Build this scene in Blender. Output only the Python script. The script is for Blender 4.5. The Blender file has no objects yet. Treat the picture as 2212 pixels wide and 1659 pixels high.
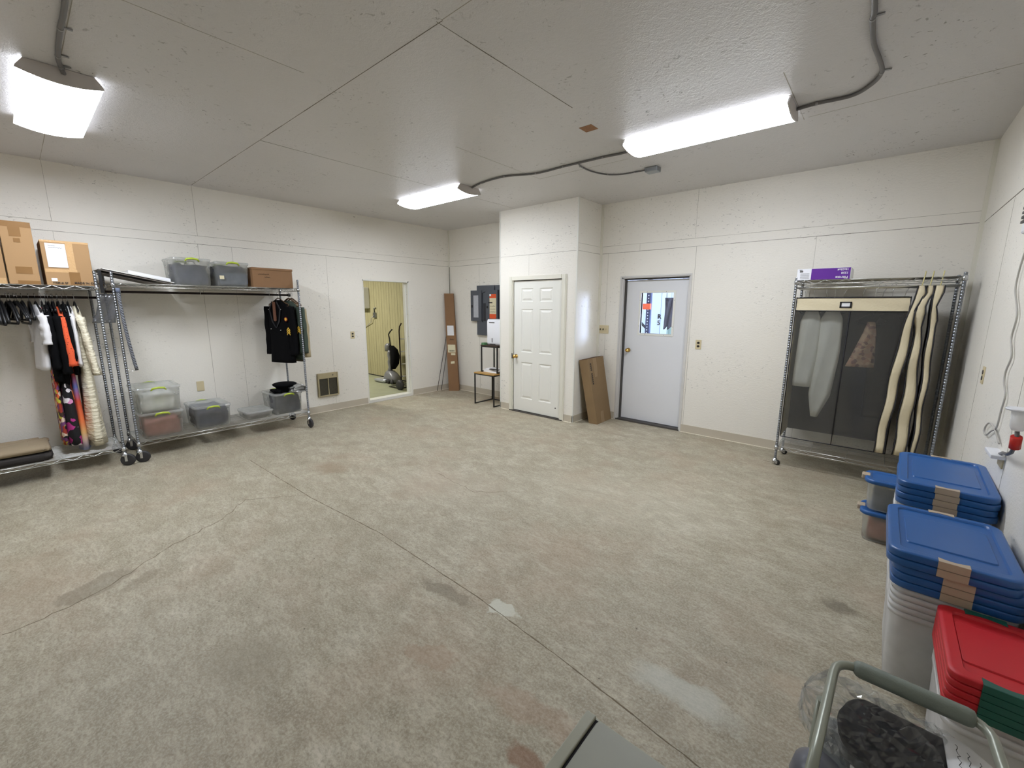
import bpy, math, random
from mathutils import Vector, Matrix
random.seed(7)
S = bpy.context.scene
col = bpy.context.collection
pi = math.pi

# ------------------------------------------------------------------ camera
F_PX, YAW, PITCH, ROLL = 919.935, -0.7118, -0.1828, 0.0034
cd = bpy.data.cameras.new('camera'); cam = bpy.data.objects.new('camera', cd); col.objects.link(cam)
cd.sensor_fit = 'HORIZONTAL'; cd.sensor_width = 36.0; cd.lens = F_PX / 2212 * 36.0
cd.clip_start = 0.02; cd.clip_end = 100
sy_, cy_, sp_, cp_ = math.sin(YAW), math.cos(YAW), math.sin(PITCH), math.cos(PITCH)
fw = Vector((sy_ * cp_, cy_ * cp_, sp_)); rt = Vector((cy_, -sy_, 0)); up = rt.cross(fw)
r2 = rt * math.cos(ROLL) + up * math.sin(ROLL); u2 = up * math.cos(ROLL) - rt * math.sin(ROLL)
mw = Matrix((( r2.x, u2.x, -fw.x, 6.5148), (r2.y, u2.y, -fw.y, -5.673), (r2.z, u2.z, -fw.z, 1.6652), (0, 0, 0, 1)))
cam.matrix_world = mw
S.camera = cam

# ------------------------------------------------------------------ world, exposure
W = bpy.data.worlds.new('world'); S.world = W; W.use_nodes = True
W.node_tree.nodes['Background'].inputs[0].default_value = (0.62, 0.70, 0.85, 1)
W.node_tree.nodes['Background'].inputs[1].default_value = 0.25
S.view_settings.view_transform = 'Standard'; S.view_settings.look = 'None'
S.view_settings.gamma = 1.0; S.view_settings.use_curve_mapping = False
S.view_settings.exposure = 0.0
S.cycles.max_bounces = 10; S.cycles.diffuse_bounces = 6; S.cycles.transparent_max_bounces = 24
S.cycles.caustics_reflective = False; S.cycles.caustics_refractive = False
LAMP = 41.5           # emission of the lamp lenses

H, WX, YF = 3.067, 7.079, -7.4    # ceiling height, right wall x, wall behind the camera
CX1, CX2, CY = 1.898, 3.299, -0.61

# ------------------------------------------------------------------ materials
def rgb(c):
    """sRGB 0-255 to linear"""
    f = lambda v: (v / 255 / 12.92) if v <= 10 else ((v / 255 + .055) / 1.055) ** 2.4
    return (f(c[0]), f(c[1]), f(c[2]), 1)
def mat(name, c, rough=.6, metal=0, var=.0, scale=8, bump=0, bscale=60, spec=.5, emit=None, estr=0, stretch=(1, 1, 1), sheen=0):
    m = bpy.data.materials.new(name); m.use_nodes = True
    n, l = m.node_tree.nodes, m.node_tree.links
    b = n['Principled BSDF']; c4 = rgb(c)
    b.inputs['Base Color'].default_value = c4; b.inputs['Roughness'].default_value = rough
    b.inputs['Metallic'].default_value = metal; b.inputs['Specular IOR Level'].default_value = spec
    if sheen: b.inputs['Sheen Weight'].default_value = sheen
    if emit: b.inputs['Emission Color'].default_value = rgb(emit); b.inputs['Emission Strength'].default_value = estr
    if var or bump:
        tc = n.new('ShaderNodeTexCoord'); mp = n.new('ShaderNodeMapping'); mp.inputs['Scale'].default_value = stretch
        l.new(tc.outputs['Object'], mp.inputs[0])
    if var:
        t = n.new('ShaderNodeTexNoise'); t.inputs['Scale'].default_value = scale; t.inputs['Detail'].default_value = 6
        l.new(mp.outputs[0], t.inputs['Vector'])
        mx = n.new('ShaderNodeMix'); mx.data_type = 'RGBA'
        mx.inputs[6].default_value = [v * (1 - var) for v in c4[:3]] + [1]
        mx.inputs[7].default_value = [min(1, v * (1 + var)) for v in c4[:3]] + [1]
        l.new(t.outputs[0], mx.inputs[0]); l.new(mx.outputs[2], b.inputs['Base Color'])
    if bump:
        t2 = n.new('ShaderNodeTexNoise'); t2.inputs['Scale'].default_value = bscale; t2.inputs['Detail'].default_value = 4
        l.new(mp.outputs[0], t2.inputs['Vector'])
        bp = n.new('ShaderNodeBump'); bp.inputs['Strength'].default_value = bump; bp.inputs['Distance'].default_value = .01
        l.new(t2.outputs[0], bp.inputs['Height']); l.new(bp.outputs[0], b.inputs['Normal'])
    return m
class NT:
    """small node helper"""
    def __init__(s, name):
        s.m = bpy.data.materials.new(name); s.m.use_nodes = True
        s.n, s.l = s.m.node_tree.nodes, s.m.node_tree.links; s.b = s.n['Principled BSDF']
        s.tc = s.n.new('ShaderNodeTexCoord').outputs['Object']
    def put(s, sock, v):
        if isinstance(v, bpy.types.NodeSocket): s.l.new(v, sock)
        else: sock.default_value = v
    def mapping(s, v, scale=(1, 1, 1), rot=(0, 0, 0), loc=(0, 0, 0)):
        o = s.n.new('ShaderNodeMapping'); s.put(o.inputs[0], v)
        o.inputs['Scale'].default_value = scale; o.inputs['Rotation'].default_value = rot; o.inputs['Location'].default_value = loc
        return o.outputs[0]
    def noise(s, v, sc, det=5, rough=.5, dist=0, col=False):
        o = s.n.new('ShaderNodeTexNoise'); s.put(o.inputs['Vector'], v); o.inputs['Scale'].default_value = sc
        o.inputs['Detail'].default_value = det; o.inputs['Roughness'].default_value = rough; o.inputs['Distortion'].default_value = dist
        return o.outputs[1 if col else 0]
    def voronoi(s, v, sc, feat='F1', out=0, rnd=1):
        o = s.n.new('ShaderNodeTexVoronoi'); o.feature = feat; s.put(o.inputs['Vector'], v); o.inputs['Scale'].default_value = sc
        o.inputs['Randomness'].default_value = rnd
        return o.outputs[out]
    def ramp(s, f, stops, interp='LINEAR'):
        o = s.n.new('ShaderNodeValToRGB'); s.put(o.inputs[0], f); cr = o.color_ramp; cr.interpolation = interp
        while len(cr.elements) < len(stops): cr.elements.new(.5)
        for e, (p, c) in zip(cr.elements, stops):
            e.position = p; e.color = c if len(c) == 4 else (*c, 1)
        return o.outputs[0]
    def bw(s, f, a, b):
        return s.ramp(f, [(a, (0, 0, 0, 1)), (b, (1, 1, 1, 1))])
    def math(s, op, a, b=0.0):
        o = s.n.new('ShaderNodeMath'); o.operation = op; s.put(o.inputs[0], a); s.put(o.inputs[1], b); return o.outputs[0]
    def mix(s, f, a, b, mode='MIX'):
        o = s.n.new('ShaderNodeMix'); o.data_type = 'RGBA'; o.blend_type = mode
        s.put(o.inputs[0], f); s.put(o.inputs[6], a); s.put(o.inputs[7], b); return o.outputs[2]
    def bump(s, h, st=.3, d=.01):
        o = s.n.new('ShaderNodeBump'); s.put(o.inputs['Height'], h); o.inputs['Strength'].default_value = st
        o.inputs['Distance'].default_value = d; s.l.new(o.outputs[0], s.b.inputs['Normal'])
    def set(s, **k):
        for a, v in k.items(): s.put(s.b.inputs[a.replace('_', ' ')], v)
        return s.m
def painted_board(name, base, rough=.5, bump=.35, specks=.5):
    t = NT(name)
    big = t.noise(t.tc, .9, 4); fib = t.noise(t.mapping(t.tc, (1, 1, 2.6)), 32, 6, .6, .6)
    c = t.mix(big, [v * .93 for v in rgb(base)[:3]] + [1], [min(1, v * 1.05) for v in rgb(base)[:3]] + [1])
    # small dark chips where strands show through, gathered in patches
    sp = t.bw(t.noise(t.mapping(t.tc, (1, 1, 2.2)), 26, 3, .55, 1.2), .635, .68)
    patch = t.bw(t.noise(t.tc, 1.3, 3), .44, .66)
    k = t.math('MULTIPLY', t.math('MULTIPLY', sp, patch), specks)
    c = t.mix(k, c, rgb((96, 92, 84)))
    t.bump(t.math('ADD', fib, t.math('MULTIPLY', t.noise(t.tc, 120, 3), .4)), bump, .008)
    return t.set(Base_Color=c, Roughness=rough)
def clear_plastic(name, tint, opac, rough=.15, spec_w=.12):
    m = bpy.data.materials.new(name); m.use_nodes = True; n, l = m.node_tree.nodes, m.node_tree.links
    n.clear(); out = n.new('ShaderNodeOutputMaterial')
    tr = n.new('ShaderNodeBsdfTransparent'); tr.inputs[0].default_value = (.95, .96, .96, 1)
    df = n.new('ShaderNodeBsdfDiffuse'); df.inputs[0].default_value = rgb(tint)
    tl = n.new('ShaderNodeBsdfTranslucent'); tl.inputs[0].default_value = rgb(tint)
    gl = n.new('ShaderNodeBsdfGlossy'); gl.inputs['Roughness'].default_value = rough
    m0 = n.new('ShaderNodeMixShader'); m0.inputs[0].default_value = .5; l.new(df.outputs[0], m0.inputs[1]); l.new(tl.outputs[0], m0.inputs[2])
    tc = n.new('ShaderNodeTexCoord'); nz = n.new('ShaderNodeTexNoise'); nz.inputs['Scale'].default_value = 9
    l.new(tc.outputs['Object'], nz.inputs['Vector'])
    mr = n.new('ShaderNodeMapRange'); mr.inputs['To Min'].default_value = opac * .75; mr.inputs['To Max'].default_value = min(1, opac * 1.25)
    l.new(nz.outputs[0], mr.inputs[0])
    m1 = n.new('ShaderNodeMixShader'); l.new(mr.outputs[0], m1.inputs[0]); l.new(tr.outputs[0], m1.inputs[1]); l.new(m0.outputs[0], m1.inputs[2])
    lw = n.new('ShaderNodeLayerWeight'); lw.inputs[0].default_value = .35
    ml = n.new('ShaderNodeMath'); ml.operation = 'MULTIPLY_ADD'; ml.inputs[1].default_value = .3; ml.inputs[2].default_value = spec_w
    l.new(lw.outputs['Fresnel'], ml.inputs[0])
    m2 = n.new('ShaderNodeMixShader'); l.new(ml.outputs[0], m2.inputs[0]); l.new(m1.outputs[0], m2.inputs[1]); l.new(gl.outputs[0], m2.inputs[2])
    l.new(m2.outputs[0], out.inputs[0])
    return m

M = {}
M['wall'] = painted_board('painted_wall_board', (232, 228, 219), .42, .34, .55)
M['ceil'] = painted_board('painted_ceiling_board', (212, 210, 210), .40, .6, .8)
M['seam'] = mat('board_gap', (112, 106, 95), .9, var=.4, scale=9)
M['seam_light'] = mat('caulked_gap', (165, 160, 148), .8, var=.3, scale=6)
M['base'] = mat('vinyl_base', (190, 181, 164), .5, var=.06, scale=3)
M['caulk'] = mat('base_paint_line', (226, 219, 202), .6)
M['trim'] = mat('white_trim', (224, 223, 216), .35)
M['trimw'] = mat('cream_trim', (222, 219, 206), .4)
M['steel_door'] = mat('grey_door_paint', (218, 219, 222), .38, var=.03, scale=3, bump=.03)
M['door_white'] = mat('white_door_paint', (228, 227, 220), .35)
M['jamb_grey'] = mat('metal_jamb', (205, 203, 200), .4)
M['weather'] = mat('weatherstrip', (70, 66, 62), .6)
M['brass'] = mat('brass', (214, 172, 96), .22, 1)
M['chrome'] = mat('chrome', (200, 202, 206), .22, 1, bump=.02)
M['post'] = mat('galvanised_post', (146, 150, 156), .38, 1, var=.10, scale=40)
M['wire'] = mat('zinc_wire', (196, 196, 192), .3, 1)
M['wire_dark'] = mat('dull_wire', (120, 118, 112), .35, 1)
M['rubber'] = mat('rubber_wheel', (44, 43, 45), .55)
M['black'] = mat('black_plastic', (20, 20, 22), .4)
M['rod_dark'] = mat('dark_metal_rod', (44, 36, 34), .28, .8)
M['card'] = mat('cardboard', (160, 126, 86), .75, var=.07, scale=5)
M['card2'] = mat('brown_cardboard', (132, 98, 66), .75, var=.08, scale=6)
M['card3'] = mat('aged_cardboard', (132, 108, 76), .78, var=.12, scale=4)
M['card_dark'] = mat('box_edge', (92, 66, 42), .8)
M['tape'] = mat('packing_tape', (136, 102, 64), .22, var=.1, scale=10)
M['tape_clear'] = mat('shiny_tape', (196, 160, 116), .12, bump=.5, bscale=40)
M['paper'] = mat('white_paper', (222, 222, 224), .6)
M['ink'] = mat('black_ink', (28, 24, 22), .7)
M['lamp_body'] = mat('lamp_housing', (196, 190, 186), .4)
M['cable'] = mat('grey_cable', (112, 110, 110), .45, .4)
M['clip'] = mat('cable_clip', (150, 150, 150), .35, .8)
M['jbox'] = mat('steel_box', (150, 155, 160), .35, .9, var=.2, scale=30)
M['almond'] = mat('almond_plate', (206, 192, 156), .4)
M['outlet_dark'] = mat('dark_receptacle', (38, 32, 28), .4)
M['heater'] = mat('beige_heater', (176, 164, 132), .4, .2)
M['grille'] = mat('heater_grille', (92, 88, 74), .6, var=.3, scale=80)
M['panel_grey'] = mat('panel_steel', (86, 90, 98), .45, .2)
M['panel_dark'] = mat('panel_inside', (36, 37, 44), .5)
M['orange'] = mat('orange_label', (218, 84, 40), .5)
M['cream_paper'] = mat('cream_label', (214, 205, 172), .6)
M['white_pl'] = mat('white_appliance', (226, 227, 232), .3)
M['wood'] = mat('oak_top', (178, 140, 78), .45, var=.18, scale=9, stretch=(1, 6, 1))
M['dark_wood'] = mat('dark_top', (58, 40, 30), .4)
M['steel_black'] = mat('black_frame', (26, 25, 26), .4)
M['green'] = mat('green_item', (84, 126, 84), .6)
M['lime'] = mat('lime_latch', (172, 190, 60), .35)
M['clear'] = clear_plastic('clear_bin', (236, 238, 234), .32, .12, .04)
M['clear_lid'] = clear_plastic('clear_lid', (240, 242, 238), .36, .2, .05)
M['frost'] = clear_plastic('frosted_tub', (252, 252, 252), .85, .2, .04)
M['film'] = clear_plastic('clear_film', (240, 240, 244), .06, .06, .055)
M['vinyl'] = clear_plastic('smoked_vinyl', (150, 150, 148), .14, .26, .02)
M['greyfilm'] = clear_plastic('grey_film', (112, 114, 124), .6, .25)
M['blue'] = mat('blue_lid', (34, 86, 148), .36, var=.05, scale=4)
M['red'] = mat('red_lid', (186, 22, 34), .5, var=.05, scale=4)
M['green_l'] = mat('green_latch', (22, 84, 72), .4)
M['tan'] = mat('tan_latch', (172, 156, 136), .5)
M['navy'] = mat('navy_cloth', (58, 64, 88), .85, bump=.8, bscale=14, var=.3, scale=8)
M['slate'] = mat('slate_cloth', (92, 100, 118), .8, bump=.4, bscale=14)
M['white_cloth'] = mat('white_cloth', (236, 235, 230), .85, bump=.8, bscale=14, var=.08)
M['rose_cloth'] = mat('rose_cloth', (178, 120, 108), .85, bump=.8, bscale=12, var=.3, scale=10)
M['grey_cloth'] = mat('grey_cloth', (128, 122, 118), .85, bump=.8, bscale=12, var=.2)
M['taupe'] = mat('taupe_cloth', (150, 134, 110), .85, bump=.5, bscale=10)
M['charcoal'] = mat('charcoal_cloth', (44, 40, 38), .8, bump=.8, bscale=9)
M['black_cloth'] = mat('black_cloth', (11, 11, 13), .95, spec=.12, bump=.5, bscale=20)
M['tee'] = mat('white_knit', (216, 214, 216), .85, bump=.4, bscale=18)
M['green_wool'] = mat('green_wool', (56, 68, 58), .85, bump=.3, bscale=30)
M['tan_cloth'] = mat('khaki_cloth', (166, 152, 122), .85, bump=.3, bscale=20)
M['olive'] = mat('olive_wool', (72, 62, 46), .85, bump=.3, bscale=20)
M['gold'] = mat('gold_thread', (226, 182, 62), .6)
M['dark_red'] = mat('dark_red_thread', (132, 36, 26), .7)
M['canvas'] = mat('cream_canvas', (206, 194, 164), .8, bump=.25, bscale=60, var=.05)
M['piping'] = mat('navy_piping', (26, 24, 30), .6)
M['purple'] = mat('purple_print', (92, 36, 140), .4)
M['chair_grey'] = mat('grey_tube', (142, 146, 134), .32, .25)
M['chair_pad'] = mat('grey_foam_pad', (118, 126, 118), .6, bump=.12, bscale=200)
M['trunk'] = mat('sage_grey_plastic', (154, 154, 138), .42, var=.06, scale=7, bump=.05)
M['gap'] = mat('dark_gap', (18, 12, 20), .8)
M['cord'] = mat('white_cord', (178, 174, 168), .5)
M['red_tape'] = mat('red_tape', (196, 36, 26), .45)
M['bag_black'] = mat('black_padded_cloth', (12, 11, 16), .8, spec=.2, bump=.4, bscale=14)
M['plum'] = mat('grey_round_cap', (96, 98, 108), .35, var=.1, scale=20)
M['strap'] = None
M['vac_grey'] = mat('vacuum_grey', (128, 128, 132), .35, .2)
M['vac_silver'] = mat('vacuum_silver', (192, 196, 206), .25, .5)
M['glass'] = None

def orange_print():
    t = NT('orange_dotted'); k = t.bw(t.voronoi(t.tc, 55), .16, .2)
    t.bump(t.noise(t.tc, 20), .3); return t.set(Base_Color=t.mix(k, rgb((90, 30, 24)), rgb((226, 92, 52))), Roughness=.85)
def floral(name, cols, sc, warp=.6):
    t = NT(name); v = t.mapping(t.tc, (1, 1, 1)); w = t.mix(.12 * warp, v, t.noise(v, 7, 3, col=True))
    c = t.voronoi(w, sc, out=1); g = t.n.new('ShaderNodeSeparateColor'); t.l.new(c, g.inputs[0])
    st = [(i / len(cols), rgb(k)) for i, k in enumerate(cols)]
    return t.set(Base_Color=t.ramp(g.outputs[0], st, 'CONSTANT'), Roughness=.85)
def sprigged():
    t = NT('cream_sprigged'); k = t.bw(t.voronoi(t.tc, 17), .055, .075)
    m = t.bw(t.noise(t.tc, 5), .42, .5)
    kk = t.math('MAXIMUM', k, t.math('SUBTRACT', 1.0, m))
    t.bump(t.noise(t.mapping(t.tc, (1, 1, 3)), 12, 3), .9, .02)
    return t.set(Base_Color=t.mix(kk, rgb((70, 30, 26)), rgb((222, 214, 190))), Roughness=.6)
def sunset():
    t = NT('sunset_gradient_cloth'); s = t.n.new('ShaderNodeSeparateXYZ'); t.l.new(t.tc, s.inputs[0])
    z = t.math('ADD', s.outputs[2], t.math('MULTIPLY', t.noise(t.tc, 5), .12))
    z = t.math('DIVIDE', z, 1.5)
    return t.set(Base_Color=t.ramp(z, [(.03, rgb((120, 140, 190))), (.15, rgb((214, 170, 110))), (.24, rgb((226, 112, 60))), (.38, rgb((196, 70, 46))), (.46, rgb((86, 104, 170))), (.55, rgb((178, 60, 40)))]), Roughness=.8)
M['orange_print'] = orange_print()
M['floral'] = floral('multicolour_floral', [(20, 18, 20), (206, 96, 44), (150, 50, 36), (190, 182, 60), (110, 60, 110), (214, 190, 170), (60, 40, 30)], 30)
M['floral_bw'] = floral('black_white_magenta_floral', [(16, 14, 18), (16, 14, 18), (232, 226, 232), (176, 48, 130), (20, 16, 20), (214, 140, 186), (16, 14, 18)], 14)
M['floral_dark'] = floral('plum_amber_floral', [(96, 30, 60), (196, 110, 50), (120, 40, 36), (60, 24, 60), (210, 140, 60)], 20)
M['sprig'] = sprigged(); M['sunset'] = sunset()

def strap_mat():
    t = NT('grey_chevron_strap'); o = t.n.new('ShaderNodeTexWave'); o.wave_type = 'BANDS'; o.bands_direction = 'DIAGONAL'
    o.inputs['Scale'].default_value = 24; o.inputs['Distortion'].default_value = 3; t.l.new(t.tc, o.inputs[0])
    return t.set(Base_Color=t.mix(t.bw(o.outputs[1], .4, .6), rgb((62, 62, 66)), rgb((128, 132, 140))), Roughness=.5)
M['strap'] = strap_mat()
def t111():
    t = NT('yellowed_grooved_siding'); s = t.n.new('ShaderNodeSeparateXYZ'); t.l.new(t.tc, s.inputs[0])
    gr = t.noise(t.mapping(t.tc, (9, 1, .5)), 6, 5, .6)
    c = t.mix(gr, rgb((128, 121, 90)), rgb((206, 199, 160)))
    fine = t.noise(t.mapping(t.tc, (1, 1, 1)), 40, 2)
    c = t.mix(t.math('MULTIPLY', fine, .3), c, rgb((150, 140, 96)))
    for per, wdt, d in ((.1016, .07, .75), (.3048, .03, .95)):
        q = t.math('FRACT', t.math('ADD', t.math('DIVIDE', s.outputs[0], per), 40.0))
        k = t.math('LESS_THAN', q, wdt); c = t.mix(t.math('MULTIPLY', k, d), c, rgb((84, 80, 54)))
    return t.set(Base_Color=c, Roughness=.7)
M['t111'] = t111()

def floor_mat():
    t = NT('worn_concrete'); P = t.tc
    W_ = t.mapping(P, (1, 1, 1), (0, 0, .35))
    a = t.noise(P, .75, 6, .55, .3); b = t.noise(t.mapping(P, (1, 1.7, 1), (0, 0, .5)), 4.2, 8, .62, .5)
    f = t.noise(t.mapping(P, (1, 2.4, 1), (0, 0, .75)), 17, 7, .68, .4); g = t.noise(P, 95, 5, .7)
    base = t.ramp(b, [(.28, rgb((132, 122, 101))), (.45, rgb((162, 153, 133))), (.56, rgb((178, 170, 151))), (.72, rgb((200, 194, 177)))])
    c = t.mix(t.bw(a, .3, .75), t.mix(.55, base, rgb((140, 131, 111))), base)
    c = t.mix(t.math('MULTIPLY', t.bw(f, .40, .60), .5), c, rgb((124, 114, 93)))
    c = t.mix(t.math('MULTIPLY', t.bw(g, .45, .58), .38), c, rgb((196, 190, 172)))
    c = t.mix(t.math('MULTIPLY', t.bw(t.noise(t.mapping(P, (1, 1.8, 1), (0, 0, .6), (2, 1, 0)), 42, 6, .7, .5), .5, .66), .45), c, rgb((108, 98, 78)))
    c = t.mix(t.math('MULTIPLY', t.bw(t.noise(P, 1.9, 5, .6, .8), .6, .75), .35), c, rgb((122, 108, 88)))
    # warm brownish-pink wear
    c = t.mix(t.math('MULTIPLY', t.bw(t.noise(P, 1.1, 5, .6), .5, .68), .28), c, rgb((160, 134, 112)))
    # scuffs and specks
    sc = t.bw(t.noise(t.mapping(P, (1, 5, 1), (0, 0, .9)), 30, 3, .5, .8), .70, .74)
    c = t.mix(t.math('MULTIPLY', sc, .55), c, rgb((92, 84, 68)))
    dots = t.math('SUBTRACT', 1.0, t.bw(t.voronoi(P, 11), .035, .06))
    few = t.bw(t.noise(P, 6, 2), .52, .56)
    c = t.mix(t.math('MULTIPLY', t.math('MULTIPLY', dots, few), .8), c, rgb((74, 66, 52)))
    sp = t.n.new('ShaderNodeSeparateXYZ'); t.l.new(P, sp.inputs[0])
    wx = t.math('ADD', sp.outputs[0], t.math('MULTIPLY', t.math('SUBTRACT', t.noise(P, 7, 5), .5), .22))
    wy = t.math('ADD', sp.outputs[1], t.math('MULTIPLY', t.math('SUBTRACT', t.noise(t.mapping(P, loc=(3, 5, 0)), 7, 5), .5), .22))
    def ell(x, y, rx, ry, ang, colr, k, soft=.35):
        nonlocal c
        ca, sa = math.cos(ang), math.sin(ang)
        dx = t.math('SUBTRACT', wx, x); dy = t.math('SUBTRACT', wy, y)
        u = t.math('ADD', t.math('MULTIPLY', dx, ca / rx), t.math('MULTIPLY', dy, sa / rx))
        v = t.math('ADD', t.math('MULTIPLY', dx, -sa / ry), t.math('MULTIPLY', dy, ca / ry))
        r = t.math('ADD', t.math('MULTIPLY', u, u), t.math('MULTIPLY', v, v))
        m = t.ramp(r, [(1 - soft if soft < 1 else 0, (1, 1, 1, 1)), (1, (0, 0, 0, 1))])
        c = t.mix(t.math('MULTIPLY', m, k), c, rgb(colr))
    ell(3.13, -5.56, .10, .22, .3, (100, 92, 74), .4)
    ell(3.25, -5.36, .05, .14, .5, (108, 99, 80), .32)
    ell(4.76, -4.22, .20, .06, 0, (100, 90, 72), .48)
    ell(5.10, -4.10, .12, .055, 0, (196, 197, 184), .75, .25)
    ell(5.06, -4.58, .16, .07, .4, (146, 116, 92), .3)
    ell(5.62, -4.48, .30, .09, .2, (150, 114, 90), .32, .8)
    ell(5.72, -4.66, .10, .05, .2, (120, 74, 40), .6, .6)
    ell(6.525, -2.86, .10, .07, 0, (88, 80, 66), .55, .8)
    ell(2.37, -3.72, .25, .18, .2, (132, 108, 84), .4, .8)
    ell(4.45, -5.15, .30, .18, .4, (124, 114, 94), .4, .9)
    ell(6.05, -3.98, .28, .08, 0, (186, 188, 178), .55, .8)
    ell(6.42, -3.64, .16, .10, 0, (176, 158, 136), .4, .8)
    ell(5.0, -2.4, 1.1, .7, .3, (178, 172, 154), .25, .95)
    ell(3.6, -3.2, .9, .5, .3, (176, 168, 150), .22, .95)
    t.bump(t.math('ADD', f, t.math('MULTIPLY', g, .5)), .16, .006)
    rg = t.math('ADD', t.math('MULTIPLY', b, .2), .5)
    return t.set(Base_Color=c, Roughness=rg)
M['floor'] = floor_mat()
M['floor2'] = mat('greenish_concrete', (150, 152, 126), .6, var=.16, scale=5, bump=.1)
M['crack'] = mat('crack_line', (112, 100, 82), .9, var=.4, scale=20)

def lamp_mat(gain):
    t = NT('glowing_diffuser')
    s = t.n.new('ShaderNodeSeparateXYZ'); t.l.new(t.tc, s.inputs[0])
    # two tubes behind the lens: slightly brighter bands along its length
    q = t.math('ABSOLUTE', t.math('SUBTRACT', t.math('ABSOLUTE', s.outputs[1]), .085))
    k = t.ramp(q, [(0, (1.15, 1.15, 1.15, 1)), (.09, (.86, .86, .86, 1))])
    t.b.inputs['Base Color'].default_value = (.8, .82, .85, 1)
    t.b.inputs['Emission Color'].default_value = (.90, .95, 1.03, 1)
    side = t.ramp(t.math('MULTIPLY', s.outputs[2], -10.0), [(.2, (.03, .03, .03, 1)), (.585, (.08, .08, .08, 1)), (.635, (1, 1, 1, 1))])   # the lens is dimmer up beside the housing
    t.l.new(t.math('MULTIPLY', t.math('MULTIPLY', k, side), LAMP * gain), t.b.inputs['Emission Strength'])
    return t.set(Roughness=.3)
LENS = [lamp_mat(1.3), lamp_mat(.85), lamp_mat(1.05)]   # gain set per lamp to balance brightness of left wall and closet
def glass():
    m = bpy.data.materials.new('window_glass'); m.use_nodes = True; n, l = m.node_tree.nodes, m.node_tree.links
    n.clear(); out = n.new('ShaderNodeOutputMaterial'); tr = n.new('ShaderNodeBsdfTransparent'); gl = n.new('ShaderNodeBsdfGlossy')
    tr.inputs[0].default_value = (.93, .96, 1, 1); gl.inputs['Roughness'].default_value = .02
    mx = n.new('ShaderNodeMixShader'); mx.inputs[0].default_value = .05
    l.new(tr.outputs[0], mx.inputs[1]); l.new(gl.outputs[0], mx.inputs[2]); l.new(mx.outputs[0], out.inputs[0]); return m
M['glass'] = glass()

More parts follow.
